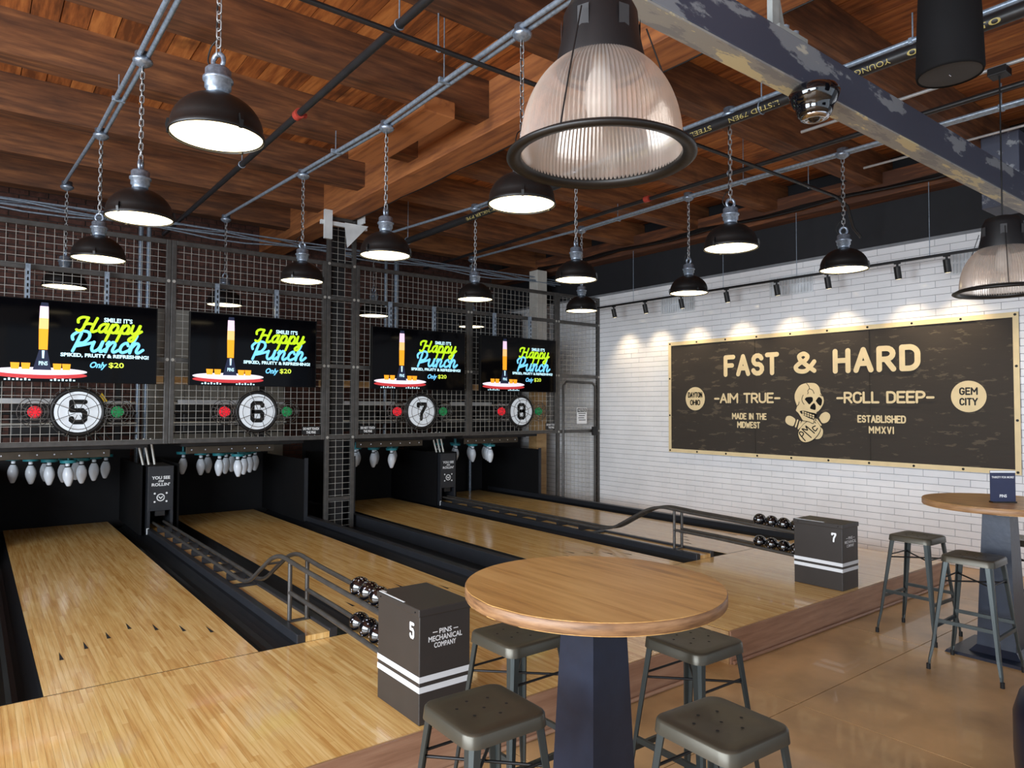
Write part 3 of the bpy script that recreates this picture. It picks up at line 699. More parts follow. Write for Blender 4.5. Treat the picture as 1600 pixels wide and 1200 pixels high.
for n, t in ((5, sc5), (6, sc6), (7, sc7), (8, sc8)):
    cx = {5: .85, 6: 2.63, 7: 4.83, 8: 6.56}[n]; z = 1.592
    f, o = guard(t, cx, z, .262, 'disc_white', .205, 3, 8)
    MB().tube([tuple(f(.225*math.cos(2*PI*k/40), .225*math.sin(2*PI*k/40), .02)) for k in range(40)], .022, 6, True).build('disc_ring', 'black', t)
    m = MB(); digit(m, f, n, 0, 0, .16, .25, .038, .047); m.build('number', 'hole', t)
    guard(t, cx-.362, z, .145, 'red_led', .058, 4, 8); guard(t, cx+.352, z, .145, 'green_led', .058, 4, 8)
    MB().box(cx-.36, YC-.02, z-.008, cx+.35, YC-.012, z+.008).build('signal_bar', 'steel_dark', t)
# column inside the mesh cage with its white head bracket
t = thing('steel_column', 'dark steel column with white head bracket inside the mesh cage', 'column', (3.68, 8.46, 0))
MB().box(3.6, 8.38, 0, 3.76, 8.54, 3.95).build('shaft', 'machine', t)
m = MB(); m.box(3.36, 8.2, 3.92, 3.98, 8.24, 3.97).box(3.4, 8.18, 3.74, 3.50, 8.22, 4.10).box(3.86, 8.05, 3.97, 3.88, 8.24, 4.4)
m.add([(3.66, 8.17, 3.97), (3.98, 8.17, 3.97), (3.70, 8.17, 3.66)], [(0, 2, 1)]).add([(3.66, 8.19, 3.97), (3.98, 8.19, 3.97), (3.70, 8.19, 3.66)], [(0, 1, 2)])
m.build('head_bracket', 'white_steel', t)
t = thing('wall_pillar', 'pale square pillar behind the rightmost mesh screen', 'column', (7.78, 9.3, 0))
MB().bbox(7.67, 9.2, 0, 7.89, 9.42, 1.95, .006).build('lower_shaft', 'tan_board', t); MB().bbox(7.67, 9.2, 1.951, 7.89, 9.42, 4.03, .006).build('upper_shaft', 'plaster', t)
t = MB().box(6.2, 10.2, .2, 8.1, 10.24, 3.4).build('black_partition', 'wall_black', org=(7.1, 10.2, .2)); tag(t, 'black partition behind the rightmost mesh screen', 'partition')
for i, (x, y, zz, r) in enumerate([(1.78, 10.6, 3.3, .03), (1.88, 10.6, 3.3, .03), (5.5, 10.6, 3.4, .03), (5.7, 10.6, 3.4, .045), (6.9, 10.1, 3.4, .03)]):
    t = MB().cyl((x, y, 0.1), (x, y, ZJ-.02), r).build('vertical_pipe', 'galv', org=(x, y, .1)); tag(t, ['left one of two grey riser pipes behind the leftmost screen', 'right one of two grey riser pipes behind the leftmost screen', 'thin grey riser pipe behind the third screen', 'thick grey riser pipe behind the third screen', 'grey riser pipe behind the rightmost screen'][i], 'pipe')

# ================================================================== SCREENS (TVs)
TW, THT, YT = 1.435, .805, 8.13
tv = thing('television', 'x', 'television', (0, 0, 0))
MB().bbox(-TW/2, 0, -THT/2, TW/2, .05, THT/2, .004).build('case', 'tv_frame', tv)
f = Frame((-TW/2, -.001, THT/2), (1, 0, 0), (0, 0, 1))
F2 = lambda u, v, d=0: f(u*TW, -v*THT, d)
class UV:                                   # u,v in picture fractions, v downwards
    def __call__(s, x, y, d=0): return f(x*TW, -y*THT, d)
uv = UV()
def fl(x, y, d=0): return f(x, y, d)
sc_ = MB().add([F2(.008, .992), F2(.992, .992), F2(.992, .012), F2(.008, .012)], [(0, 1, 2, 3)]).build('screen', 'screen', tv)
def tp(name, mat, fn, d):
    m = MB(); fn(m, d); return m.build(name, mat, sc_, fix=False)
def q(m, d, pts): m.add([F2(u, v, d) for u, v in pts], [tuple(range(len(pts)))])
tp('punch_tower', 'orange_drink', lambda m, d: q(m, d, [(.276, .61), (.326, .61), (.328, .36), (.274, .36)]), .0015)
tp('tower_middle', 'peach_drink', lambda m, d: q(m, d, [(.274, .36), (.328, .36), (.328, .23), (.275, .23)]), .0015)
tp('tower_top', 'pink_drink', lambda m, d: q(m, d, [(.275, .23), (.328, .23), (.326, .085), (.278, .085)]), .0015)
tp('tower_cap', 'tv_navy', lambda m, d: q(m, d, [(.28, .085), (.326, .085), (.324, .04), (.284, .04)]), .0015)
def base(m, d):
    q(m, d, [(.245, .855), (.35, .855), (.325, .615), (.278, .615)])
tp('tower_base', 'tv_navy', base, .003)
def tbl(m, d): q(m, d, [(.292+.268*math.cos(a), .87+.045*math.sin(a)) for a in [2*PI*i/40 for i in range(40)][::-1]])
def tblr(m, d): q(m, d, [(.292+.268*math.cos(a), .915+.045*math.sin(a)) for a in [2*PI*i/40 for i in range(40)][::-1]])
tp('table_edge', 'tv_red', tblr, .001); tp('table_top', 'tv_table', tbl, .002)
for u_ in (.148, .207, .384, .437): tp('cup', 'orange_drink', lambda m, d, u=u_: q(m, d, [(u-.022, .85), (u+.02, .85), (u+.024, .775), (u-.026, .775)]), .004)
def ln(s_, u0, u1, v, h, b=.03, sh=0.): return lambda m, d: text(m, fl, s_, (u0+u1)/2*TW, -v*THT, (u1-u0)*TW, h*THT, d, b, sh)
tp('line_smile', 'white_txt', ln("SMILE! IT'S", .655, .835, .20, .058, .03), .003)
def script(m, d, letters, u0, u1, vb, xh, sw):
    """joined brush script: letters as strokes in x-height units"""
    x = 0; tot = sum(l[0] for l in letters); k = (u1-u0)*TW/tot
    for li, (wd, st) in enumerate(letters):
        for i_, p in enumerate(st):
            pts = smooth(p, 5)
            m.ribbon(fl, [(u0*TW+(x+a+.22*b)*k, -vb*THT+b*xh*THT) for a, b in pts], sw*TW, d+.0002*i_+.0006*(li % 2), 8)
        x += wd
la = (1.0, [[(.78, .9), (.5, 1.0), (.18, .75), (.1, .3), (.3, .02), (.6, .25), (.78, .95)], [(.8, 1.0), (.72, .2), (.84, .0), (1.05, .2)]])
lp_ = (1.02, [[(.05, .2), (.22, .95), (.12, 0), (-.02, -.95)], [(.18, .55), (.5, 1.0), (.78, .7), (.66, .1), (.36, .02), (.2, .25)], [(.6, .05), (.85, .02), (1.06, .25)]])
ly = (1.2, [[(.1, 1.0), (.08, .3), (.3, 0), (.62, .3), (.74, 1.0)], [(.78, 1.0), (.68, .0), (.45, -.8), (.12, -.85), (.08, -.6), (.5, -.2), (1.05, .35)]])
lH = (1.75, [[(.62, 1.6), (.5, .95), (.4, .3), (.15, .02), (-.1, .15)], [(-.15, 1.0), (-.2, 1.35), (.1, 1.62), (.62, 1.6)], [(.45, .78), (.8, .92), (1.2, .85)], [(1.42, 1.6), (1.3, .9), (1.22, .15), (1.4, .0), (1.75, .2)]])
lP = (1.55, [[(.45, 1.75), (.35, .9), (.2, -.05)], [(-.05, 1.1), (-.15, 1.5), (.3, 1.95), (.95, 1.9), (1.15, 1.4), (.85, .85), (.42, .8)], [(.3, .45), (.9, .62), (1.6, .9)]])
lu = (1.08, [[(.08, .95), (.04, .3), (.25, 0), (.6, .3), (.74, 1.0)], [(.76, 1.0), (.7, .2), (.84, 0), (1.1, .25)]])
ln_ = (1.1, [[(.05, .75), (.18, 1.0), (.12, 0)], [(.14, .5), (.45, 1.0), (.7, .8), (.62, .2), (.78, 0), (1.12, .25)]])
lc = (.85, [[(.68, .72), (.5, 1.0), (.18, .75), (.12, .25), (.38, 0), (.88, .28)]])
lh = (1.15, [[(.02, .3), (.32, 1.75), (.2, 1.3), (.12, 0)], [(.14, .5), (.45, 1.0), (.7, .8), (.62, .2), (.8, 0), (1.15, .35)]])
tp('script_happy', 'green_txt', lambda m, d: script(m, d, [lH, la, lp_, lp_, ly], .495, .90, .36, .108, .018), .004)
tp('script_punch', 'blue_txt', lambda m, d: script(m, d, [lP, lu, ln_, lc, lh], .455, .90, .605, .125, .0195), .003)
tp('line_spiked', 'white_txt', ln('SPIKED, FRUITY & REFRESHING!', .40, .945, .662, .055, .04), .003)
tp('line_only', 'blue_txt', ln('Only', .575, .68, .785, .1, .03, .35), .003)
tp('line_price', 'yellow_txt', ln('$20', .69, .785, .775, .075, .015), .003)
def small(m, d):
    for u0 in (.09, .345):
        for i in range(7): q(m, d, [(u0+.022*i, .984), (u0+.012+.022*i, .984), (u0+.012+.022*i, .968-.012*(i % 2)), (u0+.022*i, .968-.012*(i % 2))])
tp('fine_print', 'white_txt', small, .002)
tp('tap_handle', 'white_txt', lambda m, d: (q(m, d, [(.296, .715), (.307, .715), (.309, .62), (.294, .62)]), text(m, fl, 'PINS', .303*TW, -.775*THT, .05*TW, .05*THT, d, .02)), .005)
for s_ in (-.42, .25):
    m = MB().box(s_-.02, .055, -.1, s_+.02, .095, .745)
    st = m.build('hanger_strut', 'galv', tv)
    h = MB()
    for k in range(12): h.box(s_-.007, .0535, -.02+k*.06, s_+.007, .0545, .014+k*.06)
    h.build('strut_slots', 'hole', st)
MB().box(-.5, .05, .05, .5, .056, .12).build('mount', 'machine', tv)
for i, (n, x) in enumerate(((5, .822), (6, 2.575), (7, 4.745), (8, 6.445))):
    o = tv if i == 0 else copy_tree(tv); o.location = (x, YT, 2.287)
    tag(o, 'wide television advertising a punch tower, %s of the four' % POS[n], 'television', 'hanging televisions')

# ================================================================== PENDANT LAMPS
def chain(m, x, y, z0, z1, ll=.052, r=.0036, wd=.013):
    n = max(1, round((z1-z0)/(ll*.78))); st = (z1-z0)/n
    for i in range(n):
        zc = z0+st*(i+.5); hl = ll/2-wd; pts = []
        for k in range(12):
            a = 2*PI*k/12; u = wd*math.cos(a); v = wd*math.sin(a)+(hl if math.sin(a) > 0 else -hl)
            pts.append((x+u, y, zc+v) if i % 2 else (x, y+u, zc+v))
        m.tube(pts, r, 5, True)
ZR, ZC = 2.9, 3.985
RL = .205
def lamp(zc):
    L_ = thing('dome_pendant_lamp', 'x', 'lamp', (0, 0, 0))
    prof = [(RL+.004, 0), (RL+.006, .006), (RL+.002, .022), (RL-.004, .03)]
    for k in range(1, 10):
        a = k/9*PI/2*.88; prof.append(((RL-.006)*math.cos(a)+.004, .03+.17*math.sin(a)))
    prof += [(.045, .205), (.04, .207)]
    inner = [(r-.004, z-.003) for r, z in prof[::-1]]
    sh = MB().lathe(prof+inner, 40, closed=True).build('shade', 'shade_black', L_)
    MB().disc((0, 0), RL-.006, .008, 40, flip=True).build('diffuser', 'lamp_glow', L_)
    for k in range(3):
        a = .7+k*2*PI/3; c, s = math.cos(a), math.sin(a); u = Vector((c, s, 0)); v = Vector((-s, c, 0))
        MB().add([u*(RL+d)+v*w2+Vector((0, 0, z)) for d, z in ((.006, -.004), (.012, .03), (.006, .06)) for w2 in (-.008, .008)] + [u*(RL+d-.012)+v*w2+Vector((0, 0, z)) for d, z in ((.006, -.004), (.012, .03), (.006, .06)) for w2 in (-.008, .008)],
                 [(0, 1, 3, 2), (2, 3, 5, 4), (6, 8, 9, 7), (8, 10, 11, 9), (0, 2, 8, 6), (1, 7, 9, 3), (2, 4, 10, 8), (3, 9, 11, 5), (0, 6, 7, 1), (4, 5, 11, 10)]).build('clip', 'shade_black', L_)
    MB().lathe([(.0, .2), (.045, .2), (.05, .208), (.05, .226), (.058, .23), (.058, .262), (.067, .265), (.067, .277), (.057, .28), (.057, .315), (.048, .325), (.0, .328)], 24).build('socket_housing', 'galv_lamp', L_)
    MB().tube([(0.03*math.cos(2*PI*k/16), 0, .36+.034*math.sin(2*PI*k/16)) for k in range(16)], .011, 8, True).build('eye_ring', 'galv_lamp', L_)
    m = MB(); chain(m, 0, 0, .388, zc-.055-ZR); m.build('chain', 'chain', L_)
    cb = smooth([(.03, 0, .325), (.06, 0, .37), (.045, 0, .43), (.012, 0, .46)], 5)+[(.01, 0, zc-.06-ZR)]
    MB().tube(cb, .004, 5).build('cable', 'cable_black', L_)
    MB().lathe([(0, zc-.06-ZR), (.02, zc-.058-ZR), (.05, zc-.04-ZR), (.062, zc-.025-ZR), (.062, zc-.012-ZR), (.05, zc-.01-ZR), (.05, zc+.035-ZR), (0, zc+.036-ZR)], 24).build('canopy', 'galv_lamp', L_)
    return L_
lp = lamp(ZC)
ROW = ['nearest the approach', 'second from the approach', 'third from the approach', 'farthest, behind the mesh']
LAMPS = {5: [(.87, 3.36), (.855, 5.16), (.825, 6.82), (.745, 8.66)], 6: [(2.645, 3.325), (2.67, 5.16), (2.575, 6.75), (2.44, 8.95)],
         7: [(4.70, 3.26), (4.69, 5.03), (4.63, 6.69), (4.38, 8.80)], 8: [(6.27, 3.15), (6.24, 4.87), (6.31, 6.66), (6.22, 9.08)]}
first = True
for n, pos in LAMPS.items():
    for k, (x, y) in enumerate(pos):
        o = lp if first else copy_tree(lp); first = False
        dz = {7: .012, 8: .02}.get(n, 0)
        o.location = (x, y, ZR+dz); o.rotation_euler = (0, 0, random.uniform(0, 6))
        tag(o, 'black dome pendant lamp over the %s lane, %s' % (POS[n].replace('second from the left', 'second').replace('third from the left', 'third'), ROW[k]), 'lamp', 'black dome pendant lamps in rows over the lanes')
# conduit runs that carry the lamps (double pipe towards the camera, single beyond)
for n, pos in LAMPS.items():
    t = thing('conduit_run', 'pair of galvanised conduits carrying the lamps over the %s lane' % POS[n], 'pipe', (pos[0][0], 3, ZC))
    xa = [p[0] for p in pos]
    for s in (-1, 1):
        pts = [(xa[0]+s*.026, -1.5, ZC+.012)]+[(x+s*.026, y, ZC+.012) for x, y in pos[:3 if s > 0 else 4]]
        MB().tube(pts, .017, 8).build('conduit', 'galv', t)
    for y in (0.6, 1.9, 4.2, 6.0):
        x = xa[0]+(xa[2]-xa[0])*max(0, y-3.3)/3.4
        MB().bbox(x-.045, y-.012, ZC-.008, x+.045, y+.012, ZC+.03, .004).cyl((x, y, ZC+.03), (x, y, ZJ+.02 if y != 4.2 else ZD), .005, n=6).build('hanger', 'galv', t)

# sprinkler pipes
def pipe(name, lab, pts, r, mat='pipe_black', hangers=(), couple=None):
    t = thing(name, lab, 'pipe', pts[0]); MB().tube(pts, r, 12).build('pipe', mat, t)
    for p in hangers:
        MB().tube([(p[0]+(r+.004)*math.cos(2*PI*k/14), p[1], p[2]+(r+.004)*math.sin(2*PI*k/14)) for k in range(14)], .005, 5, True).cyl((p[0], p[1], p[2]+r), (p[0], p[1], ZD-.01), .005, n=6).build('hanger', 'galv', t)
    if couple:
        a, b = Vector(couple)-Vector((0, .035, 0)), Vector(couple)+Vector((0, .035, 0)); MB().cyl(a, b, r+.014, n=16).bbox(couple[0]+r+.004, couple[1]-.02, couple[2]-.015, couple[0]+r+.04, couple[1]+.02, couple[2]+.015, .004).build('coupling', 'red_paint', t)
    return t
pipe('sprinkler_pipe', 'black sprinkler pipe with red coupling between the two left lamp rows', [(2.02, -2, 4.0), (2.02, 10.4, 4.0)], .027, hangers=[(2.02, 3.75, 4.0), (2.02, 6.9, 4.0)], couple=(2.02, 5.42, 4.0))
pm_ = pipe('sprinkler_main', 'dark sprinkler main with stencilled yellow lettering', [(4.575, -2, 3.88), (4.575, 10.6, 3.88)], .042, hangers=[(4.575, 2.9, 3.88), (4.575, 5.9, 3.88), (4.575, 8.2, 3.88)])
m = MB()
class PF:
    def __init__(s, y): s.y = y
    def __call__(s, x, y, d=0):            # wraps lettering round the pipe, read from the far side
        a = math.radians(212)+y/.042; return Vector((4.575+(.0425+d)*math.cos(a), s.y+x, 3.88+(.0425+d)*math.sin(a)))
for y, tx, wl_ in ((1.62, '05-06-20', .5), (2.28, 'YOUNGSTOWN TUBE', .62), (2.95, 'LISTED 79EN', .42), (3.42, 'STEEL', .2), (3.95, 'SPRINKLER PIPE', .55), (6.3, 'STEEL SPRINKLER PIPE', .9)):
    text(m, PF(y), tx, 0, 0, wl_, .034, .001, .0)
m.build('lettering', 'pipe_text', pm_)
pipe('sprinkler_pipe', 'black sprinkler pipe beside the rightmost lamp row', [(5.98, -2, 4.04), (6.12, 10.4, 4.04)], .022, hangers=[(6.03, 4.2, 4.04), (6.06, 6.5, 4.04)], couple=(6.05, 5.3, 4.04))
pipe('branch_pipe', 'thin black branch pipe crossing the ceiling from side to side', [(-3, 3.75, 3.94), (7.3, 3.75, 3.94), (7.55, 3.75, 3.88), (7.68, 3.75, 3.66), (7.85, 3.75, 3.58)], .017, hangers=[(2.3, 3.75, 3.94), (6.75, 3.75, 3.94)])
pipe('conduit', 'pale conduit along the ceiling right of the girder', [(3.93, -2, 4.12), (3.93, 10.4, 4.12)], .013, 'conduit_white')
pipe('conduit', 'pale conduit carrying the second clear lamp cord', [(5.83, -2, 4.135), (5.83, 3.3, 4.135)], .014, 'conduit_white')
pipe('conduit', 'bright conduit strip under the ledger, upper one', [(7.2, -1, 4.13), (7.2, 3.4, 4.13)], .012, 'conduit_white')
for k in range(6):
    z = 3.82+.045*(k % 3); y = 9.2+.045*k
    pipe('conduit', 'thin grey conduit crossing behind the mesh top, number %s from the front' % ['one', 'two', 'three', 'four', 'five', 'six'][k], [(-4, y, z)]+[(x, y+.02*math.sin(x*2+k), z+(.03*math.sin(x*3.1+k) if k % 2 else 0)) for x in [i*.4 for i in range(0, 20)]]+[(8.2, y, z)], .010, 'galv')
t = thing('cable_bundle', 'black cable bundle sagging along the timber ledger', 'cable', (7.96, 4, 4.2))
for k in range(4): MB().tube([(7.94-.012*k, -1+.5*i, 4.14-.04*abs(math.sin(i*.9+k*.2))-.012*k) for i in range(22)], .014, 6).build('cable', 'cable_black', t)
t = thing('girder_wire', 'thin black wire stapled along the girder underside', 'cable', (3.8, 5, 4.04))
MB().tube([(3.82, -1+.4*i, 4.043-.012*abs(math.sin(i*1.1))) for i in range(26)], .006, 5).build('wire', 'cable_black', t)

# ================================================================== STEEL BEAM, SPEAKER, CAMERA DOME, COLUMN
t = thing('steel_beam', 'grey flaking-paint steel beam crossing the upper right', 'beam', (4, 1.92, 3.3))
MB().bbox(-4.5, 1.855, 3.312, XW-.02, 1.975, 3.53, .006).build('web', 'flaked_paint', t)
MB().box(-4.5, 1.855, 3.30, XW-.02, 1.975, 3.311).build('bottom_flange', 'flaked_under', t)
hg = MB().box(3.10, 1.90, 3.531, 3.16, 1.93, ZD).box(3.10, 1.862, 3.531, 3.36, 1.97, 3.555).add([(3.16, 1.91, 3.555), (3.24, 1.91, 3.555), (3.16, 1.91, 3.8)], [(0, 1, 2)]).build('hanger_plate', 'worn_steel', t)
for x in (3.21, 3.30): MB().cyl((x, 1.9, 3.555), (x, 1.9, 3.59), .022, n=6).build('bolt', 'galv', hg)
t = thing('painted_column', 'grey flaking-paint column head behind the steel beam', 'column', (7.2, 2.2, 3.6))
MB().bbox(7.35, 2.1, 3.5, 7.75, 2.4, 4.17, .01).build('head', 'flaked_paint', t)
t = thing('pendant_speaker', 'black pendant loudspeaker with grey grille at top right', 'speaker', (3.28, 1.18, 3.08))
cx, cy = 3.28, 1.18
MB().lathe([(.11, 3.095), (.124, 3.085), (.128, 3.1), (.121, 3.32), (.11, 3.55), (.07, 3.68), (.0, 3.71)], 36, (cx, cy)).build('body', 'matte_black', t); MB().disc((cx, cy), .125, 3.09, 36, True).build('grille', 'grille', t)
MB().cyl((cx-.01, cy, 3.087), (cx+.01, cy, 3.087), .003, n=6).build('badge', 'chrome', t); MB().cyl((cx, cy, 3.70), (cx, cy, ZD), .006, n=6).build('cable', 'cable_black', t)
t = thing('dome_camera', 'glossy black multi-lens dome camera under the steel beam', 'camera', (3.35, 1.8, 3.17))
cx, cy = 3.36, 1.83
MB().lathe([(0, 3.30), (.05, 3.30), (.11, 3.285), (.123, 3.26), (.118, 3.235), (.1, 3.2), (.09, 3.19), (.088, 3.17), (.08, 3.15), (.07, 3.142)], 36, (cx, cy)).build('housing', 'dome_glass', t)
MB().lathe([(.07, 3.142), (.066, 3.13), (.045, 3.125), (.03, 3.132)], 30, (cx, cy)).build('lens_ring', 'chrome', t); MB().lathe([(.03, 3.132), (.022, 3.118), (0, 3.112)], 24, (cx, cy)).build('lens', 'dome_glass', t)

# ================================================================== BIG CLEAR SHADES
def big(name, lab, x, y, z, ztop, slots):
    t = thing(name, lab, 'lamp', (x, y, z)); R0 = .272
    prof = []
    for i in range(22):
        a = i/21; zz = z+.012+a*.31; r = R0*math.sqrt(1-.75*a**2.3)
        prof.append((r, zz))
    n = 216
    rs = MB().lathe(prof, n, (x, y), rfun=lambda k: 1.0 if k % 2 else .978).build('ribbed_shade', 'acrylic', t)
    rs.data.polygons.foreach_set('use_smooth', [False]*len(rs.data.polygons))
    MB().lathe([(R0*.985, z+.01), (R0*1.0, z-.004), (R0*1.12, z-.012), (R0*1.165, z-.004), (R0*1.16, z+.004), (R0*1.05, z+.02), (R0*1.0, z+.024)], 64, (x, y), closed=True).build('rim', 'shade_black', t)
    rt_ = prof[-1][0]; zt = prof[-1][1]
    MB().lathe([(rt_+.012, zt-.03), (rt_+.014, zt), (rt_*.97, zt+.08), (rt_*.92, zt+.16), (rt_*.76, zt+.205), (rt_*.4, zt+.22), (0, zt+.222)], 40, (x, y)).build('housing', 'black', t)
    m = MB()
    for k in range(6):
        a = k*PI/3+.35+PI
        rr = rt_*.955; m.add([(x+(rr+.004)*math.cos(a+s), y+(rr+.004)*math.sin(a+s), zt+zz) for s, zz in ((-.15, .07), (.15, .07), (.15, .14), (-.15, .14))], [(0, 1, 2, 3)])
    m.build('vent_slots', 'grille', t)
    MB().lathe([(0, zt-.2), (.04, zt-.19), (.055, zt-.13), (.05, zt-.07), (.03, zt-.02), (.03, zt+.02)], 24, (x, y)).build('bulb', 'pin_white', t)
    for k in range(3):
        a = k*2*PI/3-2.75; c, s = math.cos(a), math.sin(a)
        MB().tube([(x+(rt_+.02)*c, y+(rt_+.02)*s, zt+.12), (x+R0*.93*c, y+R0*.93*s, zt-.15), (x+R0*1.13*c, y+R0*1.13*s, z+.004)], .0028, 5).build('safety_wire', 'cable_black', t)
    MB().cyl((x, y, zt+.22), (x, y, ztop), .005, n=6).build('cord', 'cable_black', t)
    return t
big('clear_pendant_lamp', 'large clear ribbed pendant lamp above the near round table', 1.655, 1.655, 2.5, ZD, True)
b2 = big('clear_pendant_lamp', 'large clear ribbed pendant lamp above the far round table', 5.83, 1.775, 2.5, 4.13, True)
MB().bbox(5.77, 1.715, 4.065, 5.89, 1.835, 4.121, .006).build('canopy', 'black', b2)

# ================================================================== TRACK LIGHTS
t = thing('light_track', 'black lighting track running along the tiled wall', 'track', (7.9, 4, 3.25))
MB().box(7.885, -1, 3.235, 7.915, 8.24, 3.262).build('track', 'black', t)
for y in (7.2, 5.6, 4.55, 3.06, 1.2): MB().cyl((7.9, y, 3.26), (7.9, y, 4.04), .004, n=6).build('hanger_wire', 'galv', t)
SY = [7.61, 6.97, 6.3, 5.55, 4.82, 4.165, 3.385, 2.9, 1.9]
for i, y in enumerate(SY):
    t = thing('track_spotlight', 'black cylinder spotlight on the wall track, %s from the mesh gate' % ['first', 'second', 'third', 'fourth', 'fifth', 'sixth', 'seventh', 'eighth', 'ninth'][i], 'spotlight', (7.9, y, 3.2), 'black track spotlights')
    MB().cyl((7.9, y, 3.235), (7.9, y, 3.17), .012, n=8).box(7.885, y-.03, 3.222, 7.915, y+.03, 3.235).build('stem', 'black', t)
    d = Vector((.30, 0, -1)).normalized(); p0 = Vector((7.89, y, 3.195)); 
    MB().cyl(p0, p0+d*.135, .034, n=20).build('head', 'black', t)
    MB().cyl(p0+d*.1355, p0+d*.137, .026, n=16).build('lens', 'lamp_glow', t)
    l = bpy.data.lights.new('spot', 'SPOT'); l.energy = 20; l.color = (1, .76, .48); l.spot_size = math.radians(88); l.spot_blend = 1; l.shadow_soft_size = .04
    lo = bpy.data.objects.new('spot_beam', l); COL.objects.link(lo); lo.parent = t; lo.location = p0+d*.15-Vector((7.9, y, 3.2)); lo.rotation_euler = d.to_track_quat('-Z', 'Y').to_euler()
# wall vents
for i, (y, z, wv) in enumerate(((6.65, 3.2, .62), (4.84, 3.235, .6), (2.75, 3.21, .5))):
    t = thing('wall_vent', ['white louvred wall vent near the mesh gate', 'white louvred wall vent above the middle of the banner', 'white louvred wall vent behind the far clear lamp'][i], 'vent', (XW-.02, y, z), 'white wall vents')
    MB().box(XW-.014, y-wv/2, z-.13, XW-.0085, y+wv/2, z+.13).build('plate', 'vent_white', t)
    for k in range(14):
        yy = y-wv/2+.03+k*(wv-.06)/13
        for zz in (-.06, .06): MB().box(XW-.03, yy-.008, z+zz-.05, XW-.014, yy+.001, z+zz+.05).build('louvre', 'vent_white', t)

# ================================================================== BANNER
bn = thing('wall_banner', 'large dark canvas banner reading FAST & HARD on the tiled wall', 'banner', (XW-.03, 4.6, 1.82))
BY0, BY1, BZ0, BZ1 = 6.81, 2.385, 1.0, 2.63
XB = XW-.016
def bx(y, z): return XB-.004*math.sin(y*2.1+z*1.7)-.003*math.sin(y*5.3-z*4)-.0075
bf = Frame((XB-.0165, BY0, BZ0), (0, -1, 0), (0, 0, 1))
m = MB(); nx, nz_ = 60, 24
vs = [(bx(BY0+(BY1-BY0)*i/nx, BZ0+(BZ1-BZ0)*j/nz_), BY0+(BY1-BY0)*i/nx, BZ0+(BZ1-BZ0)*j/nz_) for j in range(nz_+1) for i in range(nx+1)]
m.add(vs, [(j*(nx+1)+i, j*(nx+1)+i+1, (j+1)*(nx+1)+i+1, (j+1)*(nx+1)+i) for j in range(nz_) for i in range(nx)], True)
m.build('cloth', 'banner_cloth', bn)
BL = BY0-BY1; BH = BZ1-BZ0; e = .052; d = -.0005
m = MB(); m.slab(bf, [(0, 0), (BL, 0), (BL, e), (0, e)], d, d+.002).slab(bf, [(0, BH-e), (BL, BH-e), (BL, BH), (0, BH)], d, d+.002).slab(bf, [(0, e), (e, e), (e, BH-e), (0, BH-e)], d, d+.002).slab(bf, [(BL-e, e), (BL, e), (BL, BH-e), (BL-e, BH-e)], d, d+.002)
m.build('hem', 'cream', bn)
gm = MB().cyl(bf(0, 0, 0), bf(0, 0, .004), .013, n=12).mesh('grommet', 'brass_dark', bf(0, 0, 0))
for i in range(10):
    for y in (.026, BH-.026): inst(gm, 'grommet', bn, bf(.03+(BL-.06)*i/9, y, .0015)-Vector(ORG[bn.name]))
for j in (1, 2):
    for x in (.026, BL-.026): inst(gm, 'grommet', bn, bf(x, BH*j/3, .0015)-Vector(ORG[bn.name]))
DL = .0005
for ysm in (5.36, 3.86): MB().box(XB-.0164, ysm-.004, BZ0+.05, XB-.012, ysm+.004, BZ1-.05).build('seam', 'banner_cloth', bn)
Y2 = lambda y: BY0-y
Z2 = lambda z: z-BZ0
def bl(txt, ya, yb, zc, h, sw, gap=.22, name='lettering'):
    m = MB(); strokes(m, bf, txt, (Y2(ya)+Y2(yb))/2, Z2(zc), abs(ya-yb), h, DL, sw, gap); return m.build(name, 'cream', bn)
bl('FAST', 5.84, 5.0, 2.235, .30, .062, .3); bl('&', 4.82, 4.475, 2.23, .29, .056); bl('HARD', 4.29, 3.30, 2.225, .30, .062, .34)
bl('-AIM TRUE-', 6.0, 4.985, 1.79, .14, .026, .2); bl('-ROLL DEEP-', 4.25, 3.165, 1.785, .14, .026, .2)
bl('MADE IN THE', 5.71, 5.185, 1.545, .088, .017, .26); bl('MIDWEST', 5.63, 5.28, 1.43, .088, .017, .26)
bl('ESTABLISHED', 4.0, 3.46, 1.535, .088, .017, .26); bl('MMXVI', 3.87, 3.59, 1.41, .085, .015, .4)
for yc, l1, l2, r in ((6.325, 'DAYTON', 'OHIO', .168), (2.84, 'GEM', 'CITY', .165)):
    c = MB().slab(bf, ell(Y2(yc), Z2(1.787), r, r, 40), DL-.001, DL).build('roundel', 'cream', bn); m = MB()
    strokes(m, bf, l1, Y2(yc), Z2(1.787)+.055, r*(1.5 if l1 == 'DAYTON' else 1.05), .08, DL+.001, .015, .25); strokes(m, bf, l2, Y2(yc), Z2(1.787)-.055, r*1.05, .08, DL+.001, .015, .25); m.build('roundel_lettering', 'brass_dark', c)
